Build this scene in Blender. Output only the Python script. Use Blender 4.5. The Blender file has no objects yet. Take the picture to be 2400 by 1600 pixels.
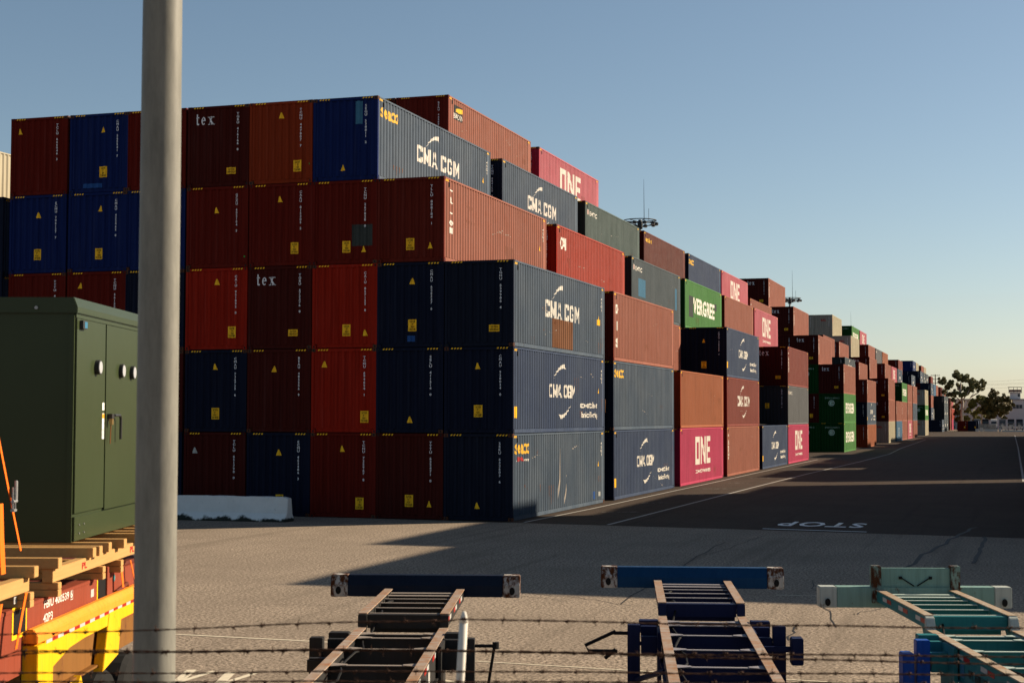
import bpy, bmesh, math, random
from mathutils import Vector, Matrix
random.seed(7)
sc = bpy.context.scene
col = sc.collection
R = math.radians
# ------------------------------------------------------------ camera
CAM = Vector((15.7331, -49.2945, 3.4728))
FPX, YAW, PITCH, ROLL = 3657.8, -0.3097, 0.0479, 0.0021
fw = Vector((math.sin(YAW)*math.cos(PITCH), math.cos(YAW)*math.cos(PITCH), math.sin(PITCH)))
r0 = Vector((math.cos(YAW), -math.sin(YAW), 0)); u0 = r0.cross(fw)
rt = r0*math.cos(ROLL)+u0*math.sin(ROLL); up = -r0*math.sin(ROLL)+u0*math.cos(ROLL)
cd = bpy.data.cameras.new('camera'); cam = bpy.data.objects.new('camera', cd); col.objects.link(cam)
M = Matrix((rt, up, -fw)).transposed().to_4x4(); M.translation = CAM
cam.matrix_world = M
cd.sensor_width = 36; cd.lens = FPX/2400*36; cd.clip_end = 6000; cd.clip_start = 0.1
cd.dof.use_dof = True; cd.dof.focus_distance = 60; cd.dof.aperture_fstop = 7.1
sc.camera = cam
# ------------------------------------------------------------ light
EL, AZ = R(25.5), R(38)          # sun height; direction from +X towards +Y
w = bpy.data.worlds.new("World"); sc.world = w; w.use_nodes = True
wn = w.node_tree; bg = wn.nodes['Background']
sky = wn.nodes.new('ShaderNodeTexSky'); sky.sky_type = 'NISHITA'; sky.sun_disc = False
sky.sun_elevation = EL; sky.sun_rotation = R(90)-AZ
sky.air_density = 0.95; sky.dust_density = 1.35; sky.ozone_density = .75; sky.altitude = 1000
hs = wn.nodes.new('ShaderNodeHueSaturation'); hs.inputs['Saturation'].default_value = .97; hs.inputs['Hue'].default_value = .492; wn.links.new(sky.outputs[0], hs.inputs['Color']); wn.links.new(hs.outputs[0], bg.inputs[0]); bg.inputs[1].default_value = 0.05
sd = bpy.data.lights.new('sun', 'SUN'); sd.energy = 5.0; sd.angle = R(0.55); sd.color = (1.0, .84, .63)
so = bpy.data.objects.new('sun', sd); col.objects.link(so)
sv = Vector((math.cos(AZ)*math.cos(EL), math.sin(AZ)*math.cos(EL), math.sin(EL)))
so.rotation_euler = sv.to_track_quat('Z', 'Y').to_euler(); so.location = (60, 30, 60)
sc.view_settings.view_transform = 'Standard'; sc.view_settings.look = 'None'
sc.view_settings.exposure = 1.0; sc.view_settings.gamma = 1.0
sc.render.engine = 'CYCLES'

# ------------------------------------------------------------ picture -> place (used only to size things measured in the photo)
def ray(u, v): return fw + rt*((u-1200)/FPX) - up*((v-800)/FPX)
def at_z(u, v, z=0):
    d = ray(u, v); return CAM + d*((z-CAM.z)/d.z)
def at_d(u, v, D): return CAM + ray(u, v)*D

# ------------------------------------------------------------ helpers
class MB:
    def __init__(s): s.v = []; s.f = []
    def add(s, vs, fs):
        n = len(s.v); s.v += [tuple(a) for a in vs]; s.f += [tuple(i+n for i in f) for f in fs]
    def box(s, a, b):
        x0, y0, z0 = a; x1, y1, z1 = b
        s.add([(x0,y0,z0),(x1,y0,z0),(x1,y1,z0),(x0,y1,z0),(x0,y0,z1),(x1,y0,z1),(x1,y1,z1),(x0,y1,z1)],
              [(0,3,2,1),(4,5,6,7),(0,1,5,4),(1,2,6,5),(2,3,7,6),(3,0,4,7)])
        return s
    def prism(s, pts, ax, a, b):       # pts: 2-D outline, extruded along axis ax from a to b
        n = len(pts)
        def mk(p, t): return {0:(t,p[0],p[1]),1:(p[0],t,p[1]),2:(p[0],p[1],t)}[ax]
        vs = [mk(p, a) for p in pts]+[mk(p, b) for p in pts]
        s.add(vs, [tuple(range(n)), tuple(range(2*n-1, n-1, -1))]+[(i,(i+1)%n,n+(i+1)%n,n+i) for i in range(n)])
        return s
    def tube(s, pts, r, n=8, r2=None, cap=True):
        pts = [Vector(p) for p in pts]; k = len(pts); rings = []
        for i, p in enumerate(pts):
            t = (pts[min(i+1,k-1)]-pts[max(i-1,0)]).normalized()
            a = t.orthogonal().normalized() if i == 0 else (pa - t*pa.dot(t)).normalized()
            pa = a; b = t.cross(a)
            rr = r if r2 is None else r+(r2-r)*i/(k-1)
            rings.append([p+(a*math.cos(2*math.pi*j/n)+b*math.sin(2*math.pi*j/n))*rr for j in range(n)])
        vs = [q for g in rings for q in g]
        fs = [(i*n+j, i*n+(j+1)%n, (i+1)*n+(j+1)%n, (i+1)*n+j) for i in range(k-1) for j in range(n)]
        if cap: fs += [tuple(range(n-1,-1,-1)), tuple((k-1)*n+j for j in range(n))]
        s.add(vs, fs); return s
    def lathe(s, prof, n=24, c=(0,0)):
        vs = [(c[0]+r*math.cos(2*math.pi*j/n), c[1]+r*math.sin(2*math.pi*j/n), z) for r, z in prof for j in range(n)]
        k = len(prof)
        s.add(vs, [(i*n+j, i*n+(j+1)%n, (i+1)*n+(j+1)%n, (i+1)*n+j) for i in range(k-1) for j in range(n)]+
              [tuple(range(n-1,-1,-1)), tuple((k-1)*n+j for j in range(n))]); return s
    def mesh(s, name, m, smooth=False, bevel=0):
        me = bpy.data.meshes.new(name); me.from_pydata(s.v, [], s.f); 
        bm = bmesh.new(); bm.from_mesh(me); bmesh.ops.recalc_face_normals(bm, faces=bm.faces)
        if bevel: bmesh.ops.bevel(bm, geom=[e for e in bm.edges if len(e.link_faces)==2 and e.calc_face_angle(0)>.6], offset=bevel, segments=2, affect='EDGES', clamp_overlap=True)
        bm.to_mesh(me); bm.free()
        if smooth:
            for p in me.polygons: p.use_smooth = True
        me.materials.append(m); return me
def link(name, me, parent=None, loc=None, mat=None):
    o = bpy.data.objects.new(name, me); col.objects.link(o)
    if parent: o.parent = parent
    if loc: o.location = loc
    if mat:
        o.material_slots[0].link = 'OBJECT'; o.material_slots[0].material = mat
    return o
def obj(name, mb, m, parent=None, smooth=False, bevel=0): return link(name, mb.mesh(name, m, smooth, bevel), parent)
def tag(o, label, cat, group=None):
    o['label'] = label; o['category'] = cat
    if group: o['group'] = group
    return o
def thing(name, label, cat, loc=(0,0,0), rz=0, group=None):
    o = bpy.data.objects.new(name, None); col.objects.link(o); o.empty_display_size = .3
    o.location = loc; o.rotation_euler = (0,0,rz); return tag(o, label, cat, group)
def struct(o, kind='structure'): o['kind'] = kind; return o

# ------------------------------------------------------------ materials
KA = .565      # the photo is exposed about a stop up: paint and asphalt keep their real, darker albedo
def lin(c): return tuple(c)+(1,)
def newmat(name, rough=.6, metal=0, spec=.4):
    m = bpy.data.materials.new(name); m.use_nodes = True; b = m.node_tree.nodes['Principled BSDF']
    b.inputs['Roughness'].default_value = rough; b.inputs['Metallic'].default_value = metal
    b.inputs['Specular IOR Level'].default_value = spec
    return m, m.node_tree, b
def ramp(nt, src, p0, p1, c0=(0,0,0,1), c1=(1,1,1,1)):
    r = nt.nodes.new('ShaderNodeValToRGB'); r.color_ramp.elements[0].position = p0; r.color_ramp.elements[1].position = p1
    r.color_ramp.elements[0].color = c0; r.color_ramp.elements[1].color = c1
    nt.links.new(src, r.inputs[0]); return r.outputs[0]
def mixc(nt, fac, a, b, mode='MIX'):
    x = nt.nodes.new('ShaderNodeMix'); x.data_type = 'RGBA'; x.blend_type = mode
    for i, s in ((0, fac), (6, a), (7, b)):
        if hasattr(s, 'type') and not isinstance(s, (int, float)): nt.links.new(s, x.inputs[i])
        else: x.inputs[i].default_value = s
    return x.outputs[2]
def noise(nt, vec, scale, detail=4, rough=.6, sc3=None):
    if sc3:
        mp = nt.nodes.new('ShaderNodeMapping'); mp.inputs['Scale'].default_value = sc3; nt.links.new(vec, mp.inputs[0]); vec = mp.outputs[0]
    n = nt.nodes.new('ShaderNodeTexNoise'); n.inputs['Scale'].default_value = scale; n.inputs['Detail'].default_value = detail
    n.inputs['Roughness'].default_value = rough; nt.links.new(vec, n.inputs[0]); return n.outputs[0]
def objvec(nt, shift=True):
    tc = nt.nodes.new('ShaderNodeTexCoord'); v = tc.outputs['Object']
    if shift:
        oi = nt.nodes.new('ShaderNodeObjectInfo'); a = nt.nodes.new('ShaderNodeVectorMath'); a.operation = 'MULTIPLY_ADD'
        nt.links.new(oi.outputs['Location'], a.inputs[0]); a.inputs[1].default_value = (1.37,.713,2.11); nt.links.new(v, a.inputs[2]); v = a.outputs[0]
    return v
def bump(nt, b, h, strength=.3, dist=.02):
    n = nt.nodes.new('ShaderNodeBump'); n.inputs['Strength'].default_value = strength; n.inputs['Distance'].default_value = dist
    nt.links.new(h, n.inputs['Height']); nt.links.new(n.outputs[0], b.inputs['Normal'])
RUST = (.17,.055,.022,1)
def paint(name, c, rust=.35, fade=.3, rough=.6, streak=.42, shift=True, rustc=RUST, spec=.10, fadec=None, k=None, ns=1.0):
    """weathered paint: chalky fading, vertical streaks of grime, rust spots"""
    k = KA if k is None else k; c = tuple(x*k for x in c); rustc = tuple(x*.62 for x in rustc[:3])+(1,)
    if fadec: fadec = tuple(x*k for x in fadec)
    m, nt, b = newmat(name, rough, 0, spec); v = objvec(nt, shift); c4 = lin(c)
    g = sum(c)/3; fc = fadec or tuple(min(.8, x*1.12+.10*g+.012) for x in c); dk = tuple(x*.55 for x in c)
    n1 = noise(nt, v, .55*ns, 3); o = mixc(nt, ramp(nt, n1, .40, .66, (0,0,0,1), (fade,fade,fade,1)), c4, lin(fc))
    n2 = noise(nt, v, 1.0*ns, 5, .65, (7,7,.35)); o = mixc(nt, ramp(nt, n2, .47, .66, (0,0,0,1), (streak,streak,streak,1)), o, lin(dk))
    n5 = noise(nt, v, 1.0*ns, 4, .6, (9,9,.28)); o = mixc(nt, ramp(nt, n5, .56, .72, (0,0,0,1), (streak*.9,)*3+(1,)), o, lin(fc))
    if rust:
        n3 = noise(nt, v, 1.4*ns, 8, .72, (1.6,1.6,.9)); r = ramp(nt, n3, .735-.13*rust, .765-.1*rust); o = mixc(nt, r, o, rustc)
    nt.links.new(o, b.inputs['Base Color'])
    n4 = noise(nt, v, 2.2, 4); nt.links.new(ramp(nt, n4, .3, .7, (rough-.1,)*3+(1,), (rough+.18,)*3+(1,)), b.inputs['Roughness'])
    bump(nt, b, n1, .25, .03)
    return m
def plain(name, c, rough=.5, metal=0, var=.12, scale=3, spec=.12, shift=False, k=.62):
    c = tuple(x*k for x in c)
    m, nt, b = newmat(name, rough, metal, spec); v = objvec(nt, shift)
    n = noise(nt, v, scale, 6); nt.links.new(mixc(nt, n, lin(tuple(x*(1-var) for x in c)), lin(tuple(min(1,x*(1+var)) for x in c))), b.inputs['Base Color'])
    return m
PM = {}
def P(k): return PM[k]
PM['brown']   = paint('paint_brown', (.40,.135,.085), .25, .3)
PM['brown2']  = paint('paint_redbrown', (.27,.058,.040), .25, .3)
PM['brown3']  = paint('paint_darkbrown', (.17,.045,.034), .25, .3)
PM['orange']  = paint('paint_orange_brown', (.43,.13,.050), .2, .3)
PM['red']     = paint('paint_red', (.46,.060,.034), .3, .3)
PM['navy']    = paint('paint_navy', (.044,.072,.145), .3, .35, fadec=(.10,.135,.20))
PM['navy2']   = paint('paint_faded_navy', (.080,.118,.172), .6, .5, fadec=(.15,.185,.225), streak=.5)
PM['blue']    = paint('paint_blue', (.030,.065,.20), .25, .35)
PM['slate']   = paint('paint_slate', (.088,.115,.130), .35, .4)
PM['slate2']  = paint('paint_green_slate', (.100,.140,.130), .4, .45)
PM['grey']    = paint('paint_grey', (.16,.165,.17), .25, .3)
PM['pink']    = paint('paint_magenta', (.58,.050,.130), .15, .3)
PM['pinkf']   = paint('paint_faded_magenta', (.62,.150,.185), .2, .5)
PM['green']   = paint('paint_green', (.085,.28,.060), .15, .35)
PM['cream']   = paint('paint_cream', (.56,.49,.33), .35, .35)
PM['sky']     = paint('paint_light_blue', (.08,.20,.33), .25, .3)
PM['beige']   = paint('paint_beige', (.62,.54,.38), .2, .3)
END_SHADED = {}
def shaded_endpaint(k):  # near-end copy of each paint, darkened so the colour itself carries the shade
    if k not in END_SHADED:
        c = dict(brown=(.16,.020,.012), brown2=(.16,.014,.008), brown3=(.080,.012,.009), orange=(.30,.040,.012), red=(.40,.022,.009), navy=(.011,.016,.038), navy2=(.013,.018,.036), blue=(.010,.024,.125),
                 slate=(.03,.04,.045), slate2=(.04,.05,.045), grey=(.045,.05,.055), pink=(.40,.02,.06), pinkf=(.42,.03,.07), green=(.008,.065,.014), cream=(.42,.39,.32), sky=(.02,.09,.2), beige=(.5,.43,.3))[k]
        END_SHADED[k] = paint('end_'+PM[k].name, c, .3, .10, .6, .5, k=.62, spec=.03)
    return END_SHADED[k]
CASTM = {'brown':paint('casting_rusty', (.13,.045,.022), .9, .4)}
EGP = plain('lettering_pale_green', (.55,.75,.62), .6, k=.8)
WHITE = paint('lettering_white', (.78,.73,.64), .22, .2, .6, .2, k=.8)
PALE  = paint('lettering_pale', (.80,.81,.84), 0, .1, .6, .1, k=.9)
YEL   = paint('lettering_yellow', (.75,.42,.03), .1, .25, .6, .2, k=.8)
STICK = plain('sticker_yellow', (.90,.50,.015), .5, k=.95)
STICKW = plain('sticker_white', (.65,.66,.62), .5)
BLK   = plain('sticker_black', (.015,.014,.014), .6)
REDL  = plain('lettering_red', (.55,.03,.025), .5)
LBLUE = plain('patch_blue', (.06,.22,.36), .5)
GREEND= plain('sticker_green', (.02,.5,.08), .5)
RUSTM = paint('rust_plate', (.26,.105,.045), .95, .6, .8, .5, rustc=(.13,.042,.018,1))
DARKP = plain('patch_grey', (.055,.065,.06), .6, var=.35, scale=8)
BLUEG = plain('graffiti_blue', (.02,.10,.35), .6)

# ------------------------------------------------------------ containers
W, L = 2.438, 12.192
HC, ST = 2.896, 2.591
OUT, IN = -.014, -.056
def side_prof():
    pts = [(.10, OUT)]; s = .17; pts.append((s, OUT))
    for k in range(42):
        pts += [(s, OUT), (s+.068, IN), (s+.138, IN), (s+.206, OUT), (s+.278, OUT)]; s += .278
    pts.append((L-.10, OUT)); q = []
    for p in pts:
        if not q or p[0] > q[-1][0]+1e-4: q.append(p)
    return q
def end_prof():      # along x from -W to 0, value = y depth from near face
    pts = [(.10, .030)]; s = .17; 
    for k in range(8):
        pts += [(s, .030), (s+.050, .078), (s+.131, .078), (s+.181, .030), (s+.262, .030)]; s += .262
    pts.append((W-.10, .030)); q = []
    for p in pts:
        if not q or p[0] > q[-1][0]+1e-4: q.append(p)
    return q
SP, EP = side_prof(), end_prof()
def interp(pr, s):
    if s <= pr[0][0]: return pr[0][1]
    for (a, b), (c, d) in zip(pr, pr[1:]):
        if s <= c: return b+(d-b)*(s-a)/(c-a)
    return pr[-1][1]
DUMMY = P('brown')
def sheet(pr, fn, z0, z1):
    mb = MB(); n = len(pr); mb.add([fn(s, d, z0) for s, d in pr]+[fn(s, d, z1) for s, d in pr], [(i, i+1, n+i+1, n+i) for i in range(n-1)]); return mb
def m_side_r(H): return sheet(SP, lambda s, d, z: (d, s, z), .165, H-.065)
def m_side_l(H): return sheet(SP, lambda s, d, z: (-W-d, s, z), .165, H-.065)
def m_end(H): return sheet(EP, lambda s, d, z: (-W+s, d, z), .15, H-.10)
def m_doors(H):
    mb = MB()
    for a, b in ((-W+.10, -W/2-.01), (-W/2+.01, -.10)):
        mb.box((a, L-.07, .15), (b, L-.03, H-.11))
        for k in range(2):
            x = a+(b-a)*(.3+.4*k); mb.tube([(x, L-.012, .16), (x, L-.012, H-.12)], .017, 6)
    return mb
def m_roof(H):
    mb = MB(); n = 40; ys = [.1+(L-.2)*i/n for i in range(n+1)]
    for i in range(n):
        z = H-.022 if i % 2 else H-.034
        mb.box((-W+.062, ys[i], z-.004), (-.062, ys[i+1]-.012, z))
    mb.box((-W+.06, .1, H-.05), (-.06, L-.1, H-.042)); return mb
def m_floor(H):
    mb = MB(); mb.box((-W+.06, .1, .13), (-.06, L-.1, .158)); return mb
def m_endframe(H):
    mb = MB()
    for x0, x1 in ((-W+.004, -W+.10), (-.10, -.004)): mb.box((x0, .004, .118), (x1, .10, H-.118))
    mb.box((-W+.16, .006, H-.10), (-.16, .06, H-.006)); mb.box((-W+.16, .070, .02), (-.16, .12, .15)); return mb
def m_frame(H):
    mb = MB()
    for x0, x1 in ((-W+.004, -W+.10), (-.10, -.004)): mb.box((x0, L-.10, .118), (x1, L-.004, H-.118))
    for x0, x1 in ((-W+.006, -W+.062), (-.062, -.006)): mb.box((x0, .178, H-.066), (x1, L-.178, H-.006))      # top side rails
    for x0, x1 in ((-W+.012, -W+.02), (-.020, -.012)):
        mb.box((x0, .178, .02), (x1, L-.178, .15))                                                          # bottom side rails
    mb.box((-W+.02, .178, .146), (-W+.07, L-.178, .152)); mb.box((-.07, .178, .146), (-.02, L-.178, .152))
    mb.box((-W+.02, .178, .018), (-W+.06, L-.178, .024)); mb.box((-.06, .178, .018), (-.02, L-.178, .024))
    for y0, y1 in ((L-.06, L-.006),):
        mb.box((-W+.16, y0, H-.10), (-.16, y1, H-.006)); mb.box((-W+.16, y0+.004, .02), (-.16, y1, .15))
    for k in range(7): mb.box((-W+.07, 1.2+k*1.6, .03), (-.07, 1.25+k*1.6, .13))
    return mb
def m_cast():
    mb = MB(); a, b, c = .0, .178, .118; w_ = .162
    mb.box((-w_, 0, 0), (0, b, c)); return mb
CAST = m_cast().mesh('corner_casting', DUMMY, bevel=.006)
HOLE = MB().prism([(-.081+.030*math.cos(t*math.pi/5), .059+.042*math.sin(t*math.pi/5)) for t in range(10)], 1, -.003, .0).mesh('casting_hole', BLK)
HOLES = MB().prism([(.089+.042*math.cos(t*math.pi/5), .059+.030*math.sin(t*math.pi/5)) for t in range(10)], 0, 0, .003).mesh('casting_hole', BLK)
def m_vent():
    mb = MB()
    mb.box((-.055, 0, 0), (-.008, .05, .16)); return mb
MESH = {}
def meshes(H):
    if H not in MESH:
        MESH[H] = dict(r=m_side_r(H).mesh('side_wall', DUMMY), l=m_side_l(H).mesh('side_wall', DUMMY), e=m_end(H).mesh('end_wall', DUMMY),
                       d=m_doors(H).mesh('door_panel', DUMMY), roof=m_roof(H).mesh('roof', DUMMY), f=m_frame(H).mesh('frame', DUMMY), ef=m_endframe(H).mesh('end_frame', DUMMY), fl=m_floor(H).mesh('floor', DUMMY))
        allm = MB()
        for g in (m_side_r(H), m_side_l(H), m_end(H), m_doors(H), m_roof(H), m_floor(H), m_frame(H), m_endframe(H)): allm.add(g.v, g.f)
        for x in (0, -W+.162):
            for y in (0, L-.178):
                for z in (0, H-.118): allm.box((x-.162, y, z), (x, y+.178, z+.118))
        MESH[H]['all'] = allm.mesh('container_shell', DUMMY); me = MESH[H]['all']; me.materials.append(DUMMY)
        for p in me.polygons:
            if p.center.y < .2 and p.normal.y < -.3 or (p.center.y < .10 and -W+.1 < p.center.x < -.1 and p.center.z < H-.05): p.material_index = 1  # faces of the near end take the paint with shade in its colour
    return MESH[H]

# ---- lettering laid on the corrugated sheet
def text_bm(body, offset=0.0, spacing=1.0, line=1.0, align='LEFT'):
    cu = bpy.data.curves.new('lettering', 'FONT'); cu.body = body; cu.size = 1; cu.offset = offset; cu.space_character = spacing
    cu.space_line = line; cu.align_x = align; cu.resolution_u = 2; cu.fill_mode = 'FRONT' if True else ''
    o = bpy.data.objects.new('lettering', cu); col.objects.link(o)
    dg = bpy.context.evaluated_depsgraph_get(); me = bpy.data.meshes.new_from_object(o.evaluated_get(dg))
    bm = bmesh.new(); bm.from_mesh(me); bpy.data.objects.remove(o); bpy.data.curves.remove(cu); bpy.data.meshes.remove(me)
    return bm
def poly_bm(polys):
    bm = bmesh.new()
    for p in polys: bm.faces.new([bm.verts.new((x, y, 0)) for x, y in p])
    return bm
def fit(bm, a0, a1, b0, b1):
    xs = [v.co.x for v in bm.verts]; ys = [v.co.y for v in bm.verts]
    x0, x1, y0, y1 = min(xs), max(xs), min(ys), max(ys)
    for v in bm.verts:
        v.co.x = a0+(v.co.x-x0)/(x1-x0)*(a1-a0); v.co.y = b0+(v.co.y-y0)/(y1-y0)*(b1-b0)
    return bm
def lay(bm, where, name, m, off=.004):
    """bm lies in (s, z); fold it onto the corrugation. where: 'side' | 'end' | 'flat'"""
    pr = SP if where == 'side' else EP
    xs = [v.co.x for v in bm.verts]; lo, hi = min(xs), max(xs)
    if where in ('side', 'end'):
        if where == 'end':
            for v in bm.verts: v.co.x += W
            lo += W; hi += W
        for s, d in pr:
            if lo < s < hi:
                bmesh.ops.bisect_plane(bm, geom=bm.verts[:]+bm.edges[:]+bm.faces[:], dist=1e-5, plane_co=(s,0,0), plane_no=(1,0,0))
        for v in bm.verts:
            s, z = v.co.x, v.co.y; d = interp(pr, s)
            v.co = Vector((d+off, s, z)) if where == 'side' else Vector((s-W, d-off, z))
    me = bpy.data.meshes.new(name); bmesh.ops.recalc_face_normals(bm, faces=bm.faces)
    want = Vector((1,0,0)) if where == 'side' else Vector((0,-1,0))
    for f in bm.faces:
        if f.normal.dot(want) < 0: f.normal_flip()
    bm.to_mesh(me); bm.free(); me.materials.append(m); return me
DEC = {}
def bar(x0, y0, x1, y1, t):          # a slanted stroke of horizontal width t
    return [(x0, y0), (x0+t, y0), (x1+t, y1), (x1, y1)]
def box2(x0, y0, x1, y1): return [(x0,y0),(x1,y0),(x1,y1),(x0,y1)]
def cmacgm(t=.19, g=.20):
    h = .17; P_ = []; x = 0
    def add(ps, w_):
        nonlocal x
        P_.extend([[(a+x, b) for a, b in p] for p in ps]); x += w_+g
    Cc = [[(0,.12),(t,.12),(t,.88),(0,.88)], [(0,.88),(t,.88),(.70,.88),(.60,1),(.12,1)], [(0,.12),(.12,0),(.60,0),(.70,.12),(t,.12)], box2(t,.12,.70,h+.04), box2(t,1-h-.04,.70,.88), box2(.51,.21,.70,.34), box2(.51,.66,.70,.79)]
    Mm = [box2(0,0,t,1), box2(.88-t,0,.88,1), [(t,1),(t,.60),(.44,.10),(.44,.50)], [(.44,.50),(.44,.10),(.88-t,.60),(.88-t,1)]]
    Aa = [[(0,0),(t,0),(.47,1),(.33,1)], [(.80-t,0),(.80,0),(.47,1),(.33,1)], box2(.20,.20,.60,.36)]
    Gg = Cc[:5]+[box2(.51,.66,.70,.79), box2(.51,.21,.70,.50), box2(.38,.38,.51,.50)]
    add(Cc,.70); add(Mm,.88); add(Aa,.80); x += .30; add(Cc,.70); add(Gg,.70); add(Mm,.88)
    return P_
def tex_polys():
    P_ = [box2(.12,.16,.27,1.0), box2(0,.64,.42,.74), [(.12,.16),(.18,.02),(.34,0),(.34,.09),(.27,.16)], box2(.34,.02,.42,.14)]
    n = 14; cx, cy = .92, .37
    for i in range(n):
        a0, a1 = .55+i*(2*math.pi-.55-.0)/n*.96, .55+(i+1)*(2*math.pi-.55)/n*.96
        a0 -= .55; a1 -= .55
        o = lambda a, rx, ry: (cx+rx*math.cos(a), cy+ry*math.sin(a))
        if a1 > 5.9: continue
        P_.append([o(a0,.15,.28), o(a0,.30,.37), o(a1,.30,.37), o(a1,.15,.28)])
    P_.append(box2(.76,.36,1.21,.45))
    P_ += [bar(1.50,.74,1.98,0,.20), bar(1.56,0,1.98,.74,.09)]
    P_ += [box2(1.42,.67,1.80,.74), box2(1.88,.67,2.18,.74), box2(1.44,0,1.76,.07), box2(1.86,0,2.24,.07)]
    return P_
def cached(key, fn):
    if key not in DEC: DEC[key] = fn()
    return DEC[key]
def rect(a0, a1, b0, b1): return poly_bm([[(a0,b0),(a1,b0),(a1,b1),(a0,b1)]])
def SWOOSH(x0, y0, x1, y1, flip=False):
    n = 12; a = []; b = []
    for i in range(n+1):
        t = i/n; x = t; y = math.sin(t*math.pi/2)**.9; wd = .02+.30*t**1.3
        a.append((x, y)); b.append((x+.10*t, y-wd))
    polys = [[a[i], a[i+1], b[i+1], b[i]] for i in range(n)]
    if flip: polys = [[(1-x, 1-y) for x, y in p] for p in polys]
    return fit(poly_bm(polys), x0, x1, y0, y1)
def ONE_polys():
    st = .26
    O = [[(0,0),(st,0),(st,1),(0,1)], [(st,0),(1.0,0),(1.0,.2),(st,.2)], [(st,.8),(1.0,.8),(1.0,1),(st,1)], [(1.0-st,.2),(1.0,.2),(1.0,.8),(1.0-st,.8)]]
    N = [[(1.22,0),(1.46,0),(1.46,1),(1.22,1)], [(1.46,1),(1.46,.62),(1.96,0),(1.96,.38)], [(1.96,0),(2.2,0),(2.2,1),(1.96,1)]]
    E_ = [[(2.42,0),(2.68,0),(2.68,1),(2.42,1)], [(2.68,0),(3.25,0),(3.25,.19),(2.68,.19)], [(2.68,.41),(3.2,.41),(3.2,.6),(2.68,.6)], [(2.68,.81),(3.25,.81),(3.25,1),(2.68,1)]]
    return O+N+E_
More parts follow.
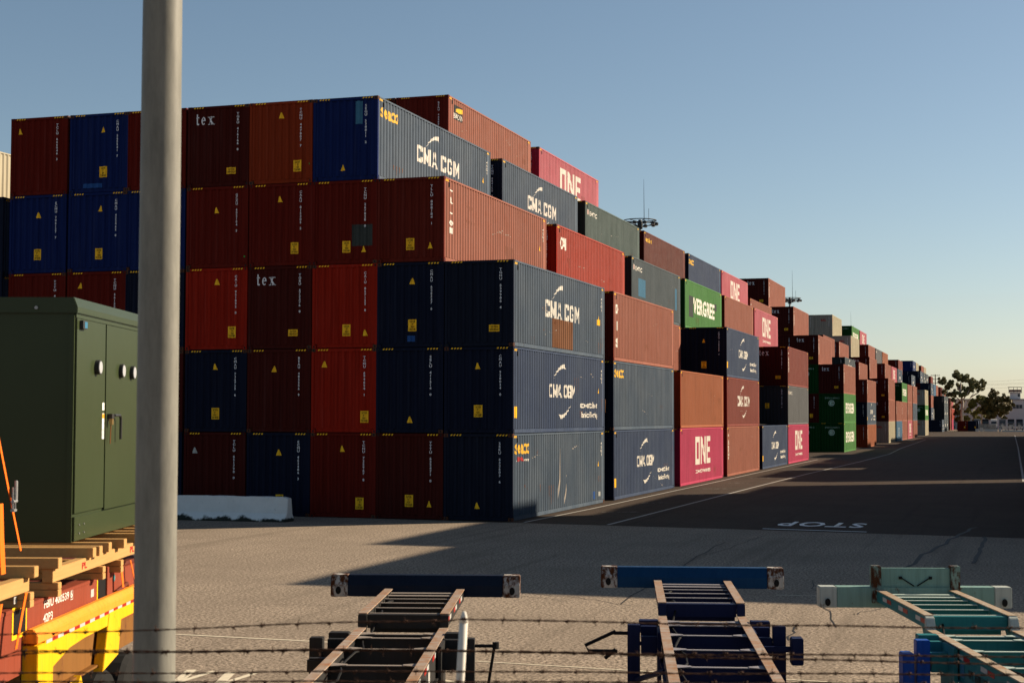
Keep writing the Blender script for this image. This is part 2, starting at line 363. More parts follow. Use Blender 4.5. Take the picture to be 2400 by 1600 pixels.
def decal(par, kind):
    def T(key, name, where, m, fn): return link(name, cached(key, lambda: lay(fn(), where, name, m)), par)
    if kind == 'egfront':
        T('eg1', 'lettering', 'end', EGP, lambda: fit(text_bm('EMCU 618493 2', .0, 1.15), -1.85, -.45, 2.38, 2.52))
    elif kind == 'egring':
        n = 28; rg = lambda r0, r1, a0, a1, k: [[(-1.22+r*math.cos(a), 1.95+r*math.sin(a)) for r, a in ((r0,q0),(r1,q0),(r1,q1),(r0,q1))] for i in range(k) for q0, q1 in [(a0+(a1-a0)*i/k, a0+(a1-a0)*(i+1)/k)]]
        T('eg2', 'emblem', 'end', EGP, lambda: poly_bm(rg(.22, .30, 0, 2*math.pi, n)+rg(.04, .18, .3, 2*math.pi-.3, 10)))
    elif kind == 'kklfront':
        T('kkl', 'lettering', 'end', REDL, lambda: fit(text_bm('KKL', .06), -1.55, -.85, 2.02, 2.28))
    elif kind == 'cmahigh':
        T('cma1', 'lettering', 'side', WHITE, lambda: fit(poly_bm(cmacgm()), 3.8, 8.4, 1.22, 1.84)); T('cma2', 'emblem', 'side', WHITE, lambda: SWOOSH(4.75, 1.9, 6.15, 2.48))
    elif kind == 'cma':
        T('cma1', 'lettering', 'side', WHITE, lambda: fit(poly_bm(cmacgm()), 3.8, 8.4, 1.22, 1.84))
        T('cma2', 'emblem', 'side', WHITE, lambda: SWOOSH(4.75, 1.9, 6.15, 2.48)); T('cma3', 'emblem', 'side', WHITE, lambda: SWOOSH(5.6, .5, 7.2, 1.05, True))
    elif kind == 'never':
        T('cma1', 'lettering', 'side', WHITE, lambda: None); T('cma2', 'emblem', 'side', WHITE, lambda: None)
    elif kind == 'eco':
        T('eco1', 'lettering', 'side', WHITE, lambda: fit(poly_bm(cmacgm(.19,.08)), 4.3, 7.8, 1.26, 1.74))
        T('eco2', 'emblem', 'side', WHITE, lambda: SWOOSH(4.85, 1.93, 6.5, 2.5)); T('eco3', 'emblem', 'side', WHITE, lambda: SWOOSH(5.6, .48, 7.2, 1.02, True))
        T('eco4', 'lettering', 'side', WHITE, lambda: fit(text_bm('ecocontainer', .02), 8.6, 11.1, .90, 1.14)); T('eco5', 'lettering', 'side', WHITE, lambda: fit(text_bm('bamboo flooring', .02), 8.7, 11.1, .46, .76))
        T('eco6', 'caution_sticker', 'side', STICK, lambda: rect(.2, .52, .52, .90))
    elif kind == 'seaco':
        T('sea1', 'lettering', 'side', YEL, lambda: fit(text_bm('seaco', .028, 1.1), .32, 1.98, 2.20, 2.56))
    elif kind == 'hna':
        T('sea1', 'lettering', 'side', YEL, lambda: fit(text_bm('seaco', .028, 1.1), .32, 1.98, 2.20, 2.56))
        T('hna1', 'lettering', 'side', WHITE, lambda: fit(text_bm('a', .04), .46, .60, 1.96, 2.03)); T('hna2', 'lettering', 'side', REDL, lambda: fit(text_bm('HNA', .06), .62, 1.25, 1.96, 2.12))
        T('hna3', 'lettering', 'side', WHITE, lambda: fit(text_bm('company', .04), 1.28, 1.85, 1.94, 2.03))
    elif kind == 'triton':
        T('tri', 'lettering', 'side', WHITE, lambda: fit(text_bm('T\nR\nI\nT\nO\nN', .04, 1, .95, 'CENTER'), .60, .95, 1.02, 2.52))
    elif kind == 'triton2':
        T('tri2', 'lettering', 'side', WHITE, lambda: fit(text_bm('D\nI\nS', .07, 1, 1.5, 'CENTER'), .50, .92, .57, 2.38))
    elif kind == 'tal':
        T('tal', 'lettering', 'side', WHITE, lambda: fit(text_bm('F\nL\nO\nR\nE\nN\nS', .04, 1, .95, 'CENTER'), .40, .75, 1.0, 2.45))
    elif kind == 'one':
        T('one1', 'lettering', 'side', WHITE, lambda: fit(poly_bm(ONE_polys()), 4.0, 8.2, .97, 2.43)); T('one2', 'lettering', 'side', WHITE, lambda: fit(text_bm('OCEAN NETWORK EXPRESS', .02), 4.1, 8.2, .52, .70))
    elif kind == 'ever':
        T('ev', 'lettering', 'side', WHITE, lambda: fit(text_bm('EVERGREEN', .03, 1.1), 2.0, 10.2, .95, 2.0))
    elif kind == 'evbig':
        T('ev2', 'lettering', 'side', WHITE, lambda: fit(text_bm('VERGREE', .03, 1.1), 2.65, 9.7, 1.0, 1.98))
        T('ev3', 'paint_patch', 'side', DARKP, lambda: rect(1.42, 2.6, .74, 2.0)); T('ev4', 'paint_patch', 'side', DARKP, lambda: rect(9.72, 10.4, 1.6, 2.05))
    elif kind == 'emtc':
        T('em1', 'lettering', 'side', WHITE, lambda: poly_bm([[(.42,2.26+k*.055),(.85,2.26+k*.055),(.85,2.29+k*.055),(.42,2.29+k*.055)] for k in range(5)]))
        T('em1r', 'lettering', 'side', REDL, lambda: poly_bm([[(.42,2.29+k*.055),(.80,2.29+k*.055),(.80,2.31+k*.055),(.42,2.31+k*.055)] for k in range(4)]))
        T('em2', 'lettering', 'side', WHITE, lambda: fit(text_bm('EMTC', .03, 1.1), .95, 2.4, 2.24, 2.47))
    elif kind == 'cai':
        T('cai', 'lettering', 'side', WHITE, lambda: fit(text_bm('CAI', .04, 1.1), .62, 1.52, 1.90, 2.43))
    elif kind == 'textainer':
        T('txt', 'lettering', 'side', YEL, lambda: fit(text_bm('textainer', .03, 1.1), .42, 2.2, 2.30, 2.60))
    elif kind == 'beacon':
        T('be1', 'logo_panel', 'side', BLK, lambda: rect(.74, 1.92, 1.98, 2.62)); T('be2', 'emblem', 'side', STICK, lambda: fit(poly_bm([[(0,.2),(.5,.1),(.5,.9),(0,.6)],[(.5,.1),(1,.25),(1,1),(.5,.9)]]), 1.0, 1.88, 2.32, 2.56)).location.x = .003
        T('be3', 'lettering', 'side', WHITE, lambda: fit(text_bm('BEACON', .02, 1.1), .80, 1.88, 2.02, 2.26)).location.x = .003
    elif kind == 'kkk':
        T('kk', 'lettering', 'side', REDL, lambda: fit(text_bm('K\nL', .05, 1, .95, 'CENTER'), .5, .95, 1.9, 2.5))
    elif kind == 'bluev':
        T('bv', 'lettering', 'side', WHITE, lambda: fit(text_bm('T\nE\nX', .05, 1, .95, 'CENTER'), 4.6, 5.6, .7, 1.9))
    elif kind == 'dim':   # small data lettering near the far edge
        T('dim', 'data_lettering', 'side', WHITE, lambda: fit(text_bm('CMAU 626\n22G1', .0), 11.35, 11.95, 2.3, 2.42))
TRI = [(0,0),(.26,0),(.15,.24),(.11,.24)]
SERIALS = {}
def front(par, serial=None, tex=False, tri=None, cau=None, wide=False, stripes=True, H=HC, white=False):
    dz = H-HC
    if tex:
        key = ('tex', dz)
        def mk():
            bm = fit(poly_bm(tex_polys()), -2.14, -1.40, 2.24+dz, 2.63+dz)
            return lay(bm, 'end', 'lettering', PALE)
        link('lettering', cached(key, mk), par)
    if serial:
        body = '\n'.join(serial)
        n = len(serial)
        link('serial_number', lay(fit(text_bm(body, .02, 1, .92, 'CENTER'), -.505, -.415, 2.62-1.36*n/13+dz, 2.62+dz), 'end', 'serial_number', PALE), par)
    if tri:
        x, z = tri; link('warning_triangle', cached(('tri',x,z,white), lambda: lay(fit(poly_bm([TRI]), x-.11, x+.08, z, z+.21), 'end', 'warning_triangle', STICKW if white else STICK)), par)
    if cau:
        x, z = cau; w2, h2 = (.38,.23) if wide else (.30,.40)
        s = link('caution_sticker', cached(('cau',x,z,wide), lambda: lay(rect(x, x+w2, z, z+h2), 'end', 'caution_sticker', STICK)), par)
        tx = 'CAUTION\nOVERHEIGHT' if wide else 'CAUTION\n9\'6"\nHIGH\nCONTAINER'
        link('sticker_text', cached(('caut',x,z,wide), lambda: lay(fit(text_bm(tx, .02, 1, .9, 'CENTER'), x+.025, x+w2-.025, z+.03, z+h2-.03), 'end', 'sticker_text', BLK, .007)), s)
    if stripes:
        def st(x):
            bm = poly_bm([[(x+k*.105, 0), (x+.055+k*.105, 0), (x+.085+k*.105, .05), (x+.03+k*.105, .05)] for k in range(4)])
            for v in bm.verts: v.co = Vector((v.co.x, .002, H-.075+v.co.y))
            me = bpy.data.meshes.new('hazard_stripes'); bm.to_mesh(me); bm.free(); me.materials.append(STICK); return me
        for x in (-2.2, -.58): link('hazard_stripes', cached(('st', H, x), lambda: st(x)), par)
        def st2(x):
            bm = poly_bm([[(x+k*.10, 0), (x+.05+k*.10, 0), (x+.08+k*.10, .07), (x+.03+k*.10, .07)] for k in range(3)])
            for v in bm.verts: v.co = Vector((-.0105, v.co.x, H-.14+v.co.y))
            me = bpy.data.meshes.new('hazard_stripes'); bm.to_mesh(me); bm.free(); me.materials.append(STICK); return me
        for x in (.18, L-.42): link('hazard_stripes', cached(('st2', H, x), lambda: st2(x)), par)
ORD = ['zeroth','first','second','third','fourth','fifth','sixth','seventh','eighth','ninth','tenth','eleventh','twelfth','thirteenth','fourteenth','fifteenth','sixteenth','seventeenth','eighteenth','nineteenth','twentieth','twenty-first','twenty-second','twenty-third','twenty-fourth']
CW = dict(brown='rust-brown', brown2='red-brown', brown3='dark brown', orange='orange-brown', red='red', navy='navy', navy2='faded navy', blue='blue', slate='slate grey', slate2='green-grey', grey='grey',
          pink='magenta', pinkf='faded pink', green='green', cream='cream', sky='light blue', beige='beige')
DW = dict(cmahigh='white carrier lettering above a rusty panel', cma='white carrier lettering and swoosh', eco='white lettering and two swooshes', seaco='yellow corner lettering', hna='yellow corner lettering above small red letters', triton='white letters set vertically',
          triton2='big worn vertical white letters', tal='small vertical white letters', one='huge blocky white three-letter name', ever='wide white lettering', evbig='wide white lettering over a dark patch', emtc='small striped corner logo',
          cai='three white corner letters', textainer='yellow corner lettering', beacon='square black and yellow logo', kkk='red corner letters', bluev='white vertical mark')
def colname(c): return 'roadside column' if c == 0 else ORD[c+1]+' column from the road'
COLX = [0, -2.465, -4.90, -7.35, -9.83, -12.33, -14.70, -17.22, -19.95, -22.42, -24.45]
SEEN = {}
def container(y, c, t, color, side=None, z=None, H=HC, bay=1, detail=True, x=None, cast='brown', extra='', ek=None, **fr):
    z = (t-1)*2.899 if z is None else z
    x = COLX[c] if x is None else x
    m = meshes(H); pm = P(color); em = shaded_endpaint(ek or ('brown3' if fr.get('tex') else color))  # em: end paint with shade mixed into the colour; tex ends use the darkest brown
    lab = '%s shipping container%s, %s tier, %s, %s bay from the camera%s' % (CW[color], '', ORD[t], colname(c), ORD[bay], extra)
    if side in DW: lab = '%s container with %s, %s tier, %s, %s bay' % (CW[color], DW[side], ORD[t], 'roadside' if c == 0 else ORD[c+1]+' column', ORD[bay])
    loc = (x+random.uniform(-.012,.012), y+random.uniform(-.015,.015), z)
    if detail:
        root = thing('shipping_container', lab, 'container', loc, 0, 'stacked shipping containers')
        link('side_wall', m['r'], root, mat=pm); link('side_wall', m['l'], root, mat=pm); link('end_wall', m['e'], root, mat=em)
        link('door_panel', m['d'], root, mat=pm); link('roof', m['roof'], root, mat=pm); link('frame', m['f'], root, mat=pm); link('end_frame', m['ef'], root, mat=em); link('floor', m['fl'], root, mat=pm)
        for vy in (.56, L-.62): link('vent', cached('vent', lambda: m_vent().mesh('vent', BLK)), root, (0, vy, H-.30))
        for xx in (0, -W+.162):
            for yy in (0, L-.178):
                for zz in (0, H-.118):
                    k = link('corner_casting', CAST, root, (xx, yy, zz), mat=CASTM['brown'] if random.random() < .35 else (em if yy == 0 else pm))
                    if yy == 0: link('casting_hole', HOLE, k)
                    if xx == 0: link('casting_hole', HOLES, k)
    else:
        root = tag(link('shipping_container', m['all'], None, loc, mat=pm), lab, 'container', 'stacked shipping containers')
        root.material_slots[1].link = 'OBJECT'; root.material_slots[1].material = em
    if side: decal(root, side)
    if fr: front(root, H=H, **fr)
    return root

# ------------------------------------------------------------ ground
def asphalt(name, c, grain, gscale, patch, crack=.0, tint=(1,1,1)):
    c = tuple(x*KA for x in c)
    m, nt, b = newmat(name, .9, 0, .04); v = objvec(nt, False)
    n1 = noise(nt, v, gscale, 3, .75); n2 = noise(nt, v, .35, 5, .6); n3 = noise(nt, v, 2.0, 6, .7, (.25,1.2,1)); n4 = noise(nt, v, gscale*.35, 4, .8)
    g = ramp(nt, n1, .34, .66); o = mixc(nt, g, lin(tuple(x*(1-grain) for x in c)), lin(tuple(min(1,x*(1+grain)) for x in c)))
    o = mixc(nt, ramp(nt, n4, .56, .70, (0,0,0,1), (.6,.6,.6,1)), o, lin(tuple(x*.35 for x in c)))
    o = mixc(nt, ramp(nt, n2, .35, .68, (0,0,0,1), (patch,patch,patch,1)), o, lin(tuple(x*.6 for x in c)))
    o = mixc(nt, ramp(nt, n3, .55, .8, (0,0,0,1), (.35,.35,.35,1)), o, lin(tuple(x*t*1.2 for x, t in zip(c, tint))))
    o = mixc(nt, ramp(nt, noise(nt, v, .9, 7, .7), .60, .70, (0,0,0,1), (.45,.45,.45,1)), o, lin(tuple(x*.5 for x in c)))
    tr = noise(nt, v, 1.0, 4, .6, (2.2,.06,1)); o = mixc(nt, ramp(nt, tr, .54, .66, (0,0,0,1), (.38,.38,.38,1)), o, lin(tuple(x*.5 for x in c)))
    nt.links.new(o, b.inputs['Base Color']); bump(nt, b, n1, .5, .006); return m
MG = asphalt('worn_asphalt', (.47,.375,.285), .95, 18, .45)
MR = asphalt('road_asphalt', (.118,.088,.068), .5, 20, .55, tint=(1,.95,.95))
def flat_sheet(name, pts, z, m):
    mb = MB(); mb.add([(x, y, z) for x, y in pts], [tuple(range(len(pts)))]); return obj(name, mb, m)
struct(flat_sheet('ground', [(-1500,-200),(1500,-200),(1500,3000),(-1500,3000)], 0, MG))
struct(flat_sheet('road', [(-60,4.7),(0,-.42),(8,-.95),(16,-1.8),(70,-6),(70,352),(-60,352)], .004, MR))
WLINE = plain('road_paint_white', (.80,.79,.75), .8, var=.22, scale=9, k=1)
WOLD = plain('road_paint_worn', (.25,.22,.19), .9, var=.5, scale=14)
def ribbon(mb, pts, w_, z):
    pts = [Vector((x, y, 0)) for x, y in pts]; L_ = []; R_ = []
    for i, p in enumerate(pts):
        t = (pts[min(i+1,len(pts)-1)]-pts[max(i-1,0)]).normalized(); n = Vector((-t.y, t.x, 0))*w_/2; L_.append(p+n); R_.append(p-n)
    k = len(pts); mb.add([(q.x,q.y,z) for q in L_+R_], [(i,k+i,k+i+1,i+1) for i in range(k-1)])
mb = MB()
ribbon(mb, [(3.33,-.42),(3.42,10),(3.55,28),(3.8,48),(4.4,75),(4.69,102),(3.9,130),(3.0,200)], .12, .008)
ribbon(mb, [(.45,-.2),(.6,8),(.62,24),(.66,32),(.6,51),(.6,80)], .10, .008)
ribbon(mb, [(16.3,40),(16.37,140),(16.25,268)], .13, .008)
struct(obj('road_lines', mb, plain('road_line_worn', (.34,.32,.29), .9, var=.5, scale=12, k=1)))
mb = MB()
for y in (5.9, 12.4, 19.0, 25.4, 32.5, 39.7, 46.4, 53.0, 59.7, 66.4, 73.2, 80.5, 87, 93.5, 100.5, 107, 114):
    x = 1.5
    while x < 2.5:
        d = random.uniform(.10, .28); ribbon(mb, [(x, y+(x-1.5)*.5), (x+d, y+(x-1.5)*.5+random.uniform(-.05,.3))], random.uniform(.12,.3), .0085); x += d+random.uniform(.05,.16)
struct(obj('road_slot_markings', mb, WOLD))
mb = MB(); ribbon(mb, [(8.31,-.46),(11.5,-.80)], .17, .008)
struct(obj('stop_line', mb, WLINE))
bm = fit(text_bm('STOP', .02, 1.1), 0, 2.75, 0, 2.15)
for v in bm.verts: v.co = Vector((11.22-v.co.x, 3.15-v.co.y+(v.co.x-1.4)*.06-.05, .009))
me = bpy.data.meshes.new('stop_marking'); bmesh.ops.recalc_face_normals(bm, faces=bm.faces)
for f in bm.faces:
    if f.normal.z < 0: f.normal_flip()
bm.to_mesh(me); bm.free(); me.materials.append(WLINE); struct(link('stop_marking', me))
mb = MB()
ribbon(mb, [(1.5,-27.1),(3.04,-27.09),(5.61,-27.11),(8,-27.2)], .07, .006); ribbon(mb, [(7,-28.1),(12,-28.3),(18,-28.4)], .05, .006)
for x in (5.0, 5.6):
    ribbon(mb, [(x+.3,-31.0),(x,-30.1)], .14, .006); ribbon(mb, [(x+.33,-31.0),(x+.35,-30.1)], .10, .0065)
ribbon(mb, [(7.9,-29.9),(8.5,-29.8),(9.0,-30.0)], .12, .006); ribbon(mb, [(11.3,-18.5),(13,-18.3)], .05, .006)
struct(obj('faded_yard_markings', mb, plain('yard_paint', (.75,.66,.50), .9, var=.3, scale=16, k=.8)))
# cracks sealed with tar: long wandering lines
def wander(a, b, n, amp):
    a = Vector(a); b = Vector(b); t = (b-a).normalized(); nn = Vector((-t.y, t.x)); off = 0; pts = []
    for i in range(n+1):
        off = off*.7+random.uniform(-amp, amp); p = a.lerp(b, i/n)+nn*(off if 0 < i < n else 0); pts.append((p.x, p.y))
    return pts
mb = MB()
def g2(u, v): p = at_z(u, v); return (p.x, p.y)
for a, b, n, amp, w_ in [((1455,1415),(1700,1270),20,.06,.035),((2080,1345),(2290,1235),18,.10,.10),((2280,1320),(2306,1258),12,.05,.10),((2000,1440),(2065,1425),10,.05,.02),((1850,1500),(1870,1465),8,.05,.03),
                          ((1905,1360),(1960,1470),14,.1,.02),((640,1415),(1000,1418),12,.1,.015),((1650,1300),(1790,1255),12,.06,.02),((1210,1395),(1340,1410),14,.05,.015),((1100,1370),(1500,1420),24,.08,.02)]:
    ribbon(mb, wander(g2(*a), g2(*b), n, amp), w_, .0065)
struct(obj('pavement_cracks', mb, plain('tar_seal', (.05,.045,.042), .7)))

# ------------------------------------------------------------ the stacks
def C(*a, **k): return container(*a, **k)
A = [
 (0,1,'navy2','hna',dict(serial='SEKU 632603 6', tri=(-1.25,.40))), (0,2,'navy','eco',dict(serial='CMAU 928034 0', tri=(-1.25,2.15), cau=(-1.4,.55))),
 (0,3,'navy2','cmahigh',dict(serial='TGHU 639986 4', cau=(-.88,.5), wide=True)),
 (1,1,'brown3',None,dict(serial='TTTU 633471 0', tri=(-.5,.42), cau=(-1.4,.42))), (1,2,'navy',None,dict(serial='SELU 411314 0', tri=(-1.2,.35))),
 (1,3,'navy',None,dict(serial='CMAU 626337 6', tri=(-1.15,2.15), cau=(-1.3,.55))), (1,4,'brown','triton',dict(serial='TLLU 888184 1', tri=(-.5,.45), cau=(-1.4,.42))),
 (2,1,'brown2',None,dict(serial='TCNU 735967 8', tri=(-1.25,2.25), cau=(-.75,.3))), (2,2,'red',None,dict(serial='TCNU 694654 1', tri=(-1.95,2.25), cau=(-.62,.35))),
 (2,3,'red',None,dict(serial='CAIU 857153 8', tri=(-.45,.42), cau=(-1.3,.42))), (2,4,'brown2',None,dict(serial='TCNU 267028 0', tri=(-.5,.4), cau=(-1.3,.4))),
 (2,5,'navy2','cma',dict(ek='blue', serial='SEGU 538811 2', tri=(-1.3,.35))),
 (3,1,'navy',None,dict(serial='ECMU 463486 3', tri=(-1.2,2.1), cau=(-1.32,.35))), (3,2,'brown3',None,dict(serial='BEAU 485256 9', tri=(-1.4,2.1))),
 (3,3,'brown3',None,dict(serial='TGBU 673376 8', tex=True, cau=(-.91,.45), wide=True)), (3,4,'brown2',None,dict(serial='CAAU 815305 2', tri=(-1.25,2.25), cau=(-.85,.42))),
 (3,5,'orange',None,dict(serial='TCNU 447807 7', tri=(-1.2,2.3), cau=(-.73,.4))),
 (4,1,'brown3',None,dict(serial='TCLU 651790 0', tri=(-2.0,2.15), cau=(-1.25,.12), white=True)), (4,2,'navy',None,dict(serial='CMAU 736739 6', tri=(-1.25,2.2), cau=(-1.4,.45))),
 (4,3,'red',None,dict(serial='CAIU 951892 0', tri=(-1.2,2.3), cau=(-.75,.42))), (4,4,'brown2',None,dict(serial='GCXU 602104 5', tri=(-1.25,1.95))),
 (4,5,'brown2',None,dict(serial='TGBU 416166 8', tex=True, cau=(-.91,.44), wide=True)),
 (5,5,'brown2',None,dict(serial='TRIU 821530 4')), (5,4,'blue',None,dict(serial='CMAU 530774 1')), (5,3,'navy',None,dict(serial='CMAU 618220 3')), (5,2,'brown3',None,dict(serial='TCNU 340276 8')), (5,1,'navy',None,dict(serial='ECMU 951134 0')),
 (6,5,'blue',None,dict(serial='CMAU 565541 7', tri=(-1.05,2.2), cau=(-1.2,.55))), (6,4,'blue',None,dict(serial='CMAU 422462 0', tri=(-1.1,2.2), cau=(-1.3,.45))),
 (6,3,'brown2',None,dict(serial='TCNU 561227 4', tri=(-1.9,2.3))), (6,2,'navy',None,dict(serial='CMAU 771452 8')), (6,1,'brown3',None,dict(serial='TCLU 330918 2')),
 (7,5,'brown2',None,dict(serial='TCLU 666046 3', tri=(-2.05,2.3))), (7,4,'blue',None,dict(serial='ECMU 706137 7', tri=(-1.2,2.05), cau=(-1.4,.5))),
 (7,3,'brown2',None,dict(serial='TTTU 442190 5')), (7,2,'brown3',None,dict(serial='TTTU 113652 7')), (7,1,'navy',None,dict(serial='CMAU 820164 5')),
 (8,4,'navy',None,dict(serial='CMAU 640213 9')), (8,3,'navy',None,dict(serial='ECMU 522817 4')), (10,5,'beige',None,dict())]
first = {}
for c, t, k, s, fr in A:
    r = C(0, c, t, k, s, **fr); first[(c, t)] = r
for c, t, k in ((8,2,'brown3'),(8,1,'navy'),(9,4,'brown2'),(9,3,'navy'),(9,2,'brown'),(9,1,'navy'),(10,4,'blue'),(10,3,'brown2'),(10,2,'navy'),(10,1,'brown')): C(0, c, t, k, detail=False)
# marks that only single containers carry
def mark(root, name, m, kind, a, off=.005): 
    return link(name, lay(rect(*a), kind, name, m, off), root)
decal(first[(2,5)], 'seaco')
mark(first[(0,3)], 'rusted_panel', RUSTM, 'side', (4.66, 7.5, .17, 1.22), .003)
mark(first[(0,3)], 'caution_sticker', STICK, 'side', (11.1, 11.5, 1.32, 1.55)); 
mark(first[(2,5)], 'repainted_strip', LBLUE, 'end', (-.86, -.60, 1.95, 2.75), .003)
mark(first[(2,4)], 'repainted_patch', DARKP, 'end', (-.95, -.18, .62, 1.36), .003)
mark(first[(0,1)], 'graffiti', BLUEG, 'side', (10.5, 10.75, .22, .52)); mark(first[(0,1)], 'sticker', STICKW, 'side', (11.38, 11.6, .3, .48))
mark(first[(3,5)], 'green_sticker', GREEND, 'end', (-.135, -.10, .62, .68)); mark(first[(4,4)], 'green_sticker', GREEND, 'end', (-.16, -.10, .35, .41))
mark(first[(6,5)], 'blue_touch_up', BLUEG, 'end', (-1.9, -1.1, .18, .34), .003); mark(first[(1,3)], 'blue_touch_up', BLUEG, 'end', (-1.35, -1.05, .2, .4), .003)
for key in ((0,3),(1,4),(0,1),(2,5),(0,2)):
    link('warning_triangle', cached('sidetri', lambda: lay(fit(poly_bm([TRI]), 11.2, 11.45, 1.5, 1.75), 'side', 'warning_triangle', STICK)), first[key])
    link('data_lettering', cached('sidedata', lambda: lay(fit(text_bm('4\n5\nG\n1', .02, 1, 1, 'CENTER'), 11.72, 11.82, 1.9, 2.45), 'side', 'data_lettering', WHITE)), first[key])
SCR = plain('bare_scrape', (.62,.54,.46), .8, k=.6); RSTK = plain('rust_run', (.24,.10,.045), .9, var=.4, scale=9, k=.75)
def wear(root, H, seed, n=3, rust=3):
    rg = random.Random(seed); ps = []; rs = []
    for i in range(n):
        y0, z0 = rg.uniform(1, 10.5), rg.uniform(.5, 2.3); sl = rg.uniform(-.25, .25); ln = rg.uniform(.4, 2.2); y = y0
        while y < min(y0+ln, 11.7):
            d = rg.uniform(.03, .10); h = rg.uniform(.008, .05); z = z0+(y-y0)*sl+rg.uniform(-.03,.03)
            ps.append([(y,z),(y+d,z+rg.uniform(-.01,.01)),(y+d*.8,z+h),(y+d*.1,z+h*.8)]); y += rg.choice((.278,.278,.14,.55))
    for i in range(rust):
        k = rg.randint(0, 41); y = .17+.278*k+rg.uniform(.0,.1)+.2; z = rg.uniform(.4, 2.2); ln = rg.uniform(.15, .8)
        for q in range(rg.randint(1, 4)):
            yy = y+.278*q; w_ = rg.uniform(.012, .035); l2 = ln*rg.uniform(.4,1); z2 = min(z, H-.2)
            rs.append([(yy,max(.2,z2-l2)),(yy+w_*.5,max(.2,z2-l2)),(yy+w_,z2),(yy-w_*.3,z2)])
    for nm, m, p in (('paint_chips', SCR, ps), ('rust_runs', RSTK, rs)):
        if p: link(nm, lay(poly_bm(p), 'side', nm, m, .0035 if m is RSTK else .0045), root)['kind'] = 'stuff'
for (c, t), r_ in first.items():
    if (c, t) in ((0,1),(0,2),(0,3),(1,4),(2,5)): wear(r_, HC, c*7+t, 2 if t != 3 else 4, 9 if t == 3 else 4)
link('long_scrape', lay(poly_bm([[(5.45,.2),(5.52,.2),(5.75,1.2),(5.80,2.3),(5.72,2.3),(5.66,1.2)],[(6.35,.2),(6.41,.2),(6.72,1.3),(6.65,1.32)],[(6.9,1.0),(6.94,1.0),(6.96,2.35),(6.90,2.35)]]), 'side', 'long_scrape', SCR, .0045), first[(0,1)])['kind'] = 'stuff'
mark(first[(2,5)], 'bare_patch', LW0, 'side', (1.3, 1.5, .28, .45)) if False else None
YB, YC, YD, YE, YF = 13.73, 27.40, 40.84, 54.23, 66.88
S_ = 'TCNU 8841{0}5 {1}'
rest = [
 (YB,2,[(0,1,'navy','eco'),(0,2,'navy2','seaco'),(0,3,'brown','triton2'),(1,4,'red','cai'),(2,5,'navy2','cma'),(3,6,'brown','beacon'),(4,6,'brown3',None),(1,3,'brown2',None)]),
 (YC,3,[(0,1,'pink','one'),(0,2,'orange',None),(1,3,'brown',None),(1,4,'slate','emtc'),(2,5,'slate2','emtc'),(3,6,'pinkf','one')]),
 (YD,4,[(0,1,'brown','tal'),(0,2,'brown2','cma'),(0,3,'navy','eco'),(1,4,'green','evbig'),(1,3,'navy',None),(2,5,'brown3','textainer')]),
 (YE,5,[(0,1,'navy','eco'),(1,2,'navy',None),(1,3,'brown2',None),(1,4,'brown',None),(2,5,'navy','seaco')]),
 (YF,6,[(0,1,'pink','one'),(0,2,'grey','emtc'),(0,3,'brown2','tal'),(1,4,'pinkf','one'),(2,5,'pinkf','one'),(1,3,'brown3',None),(1,2,'brown3',None)])]
for y, bay, lst in rest:
    for i, (c, t, k, s) in enumerate(lst):
        fr = dict(serial='TCNU 8841%d5 %d' % (i+1, bay))
        if (y, c, t) == (YB,3,6): fr = dict(serial='BEAU 445890 4', tri=(-1.55,1.35))
        if (y, c, t) == (YD,0,3): fr = dict(serial='CMAU 928229 0', tri=(-1.35,2.0), cau=(-1.5,.5))
        if (y, c, t) == (YF,0,3): fr = dict(serial='TGBU 671925 1', tex=True, cau=(-.93,.5), wide=True)
        if (y, c, t) == (YF,0,2): fr = dict(serial='CMAU 477120 6', cau=(-1.7,1.2))
        r = C(y, c, t, k, s, bay=bay, **fr)
        if bay < 5: wear(r, HC, bay*31+c*7+t, 2, 3)
        if (y, c, t) == (YC,1,4):
            mark(r, 'blue_lettering_remains', LBLUE, 'side', (1.67, 3.2, .97, 1.9)); mark(r, 'blue_strip', LBLUE, 'side', (10.83, 11.24, .84, 2.07))
        if (y, c, t) == (YD,1,4): pass
# hidden supports that close the view through the gaps
C(80.2, 2, 5, 'brown', 'tal', z=10.45, bay=7, extra=', set a little low', serial='TCNU 610233 1')
for y, c, t, k in ((80.2,2,4,'navy'),(YF,0+2,4,'brown3'),(YE,2,4,'navy')): C(y, c, t, k, bay={80.2:7, YF:6, YE:5}[y], detail=False)
# second block, seen small
def far(y, bay, lst, H=HC):
    for c, t, k, s, *fr in lst:
        C(y, c, t, k, s, bay=bay, detail=False, H=H, z=(t-1)*(H+.003), **(fr[0] if fr else {}))
TX = lambda n: dict(serial='TGBU 5%05d %d' % (n*7919 % 99999, n % 10), tex=True, cau=(-.93,.5), wide=True, stripes=False)
SN = lambda n: dict(serial='TCNU 6%05d %d' % (n*6151 % 99999, n % 10), stripes=False)
gf = []
far(107.3, 8, [(0,1,'green','ever',dict(stripes=True)),(0,2,'green','ever',dict(stripes=False)),(0,3,'brown','tal',TX(1)),(1,4,'brown','tal',TX(2)),(2,5,'brown','tal',TX(3)),(3,6,'brown','tal',TX(4)),
   (1,3,'green',None),(1,2,'brown3',None,dict(serial='CMAU 5519 2', cau=(-.9,.5), stripes=False)),(1,1,'green',None),(2,4,'brown3',None,SN(5)),(2,3,'navy',None),(3,5,'green',None),(4,6,'green',None),(2,2,'navy',None)])
far(133.3, 9, [(0,1,'orange','tal',SN(6)),(0,2,'navy2','eco',SN(7)),(0,3,'brown','tal',SN(8)),(1,4,'slate','cma',SN(9)),(2,5,'brown',None),(1,3,'navy',None),(1,1,'brown3',None),(1,2,'navy',None),(2,4,'navy',None)], ST)
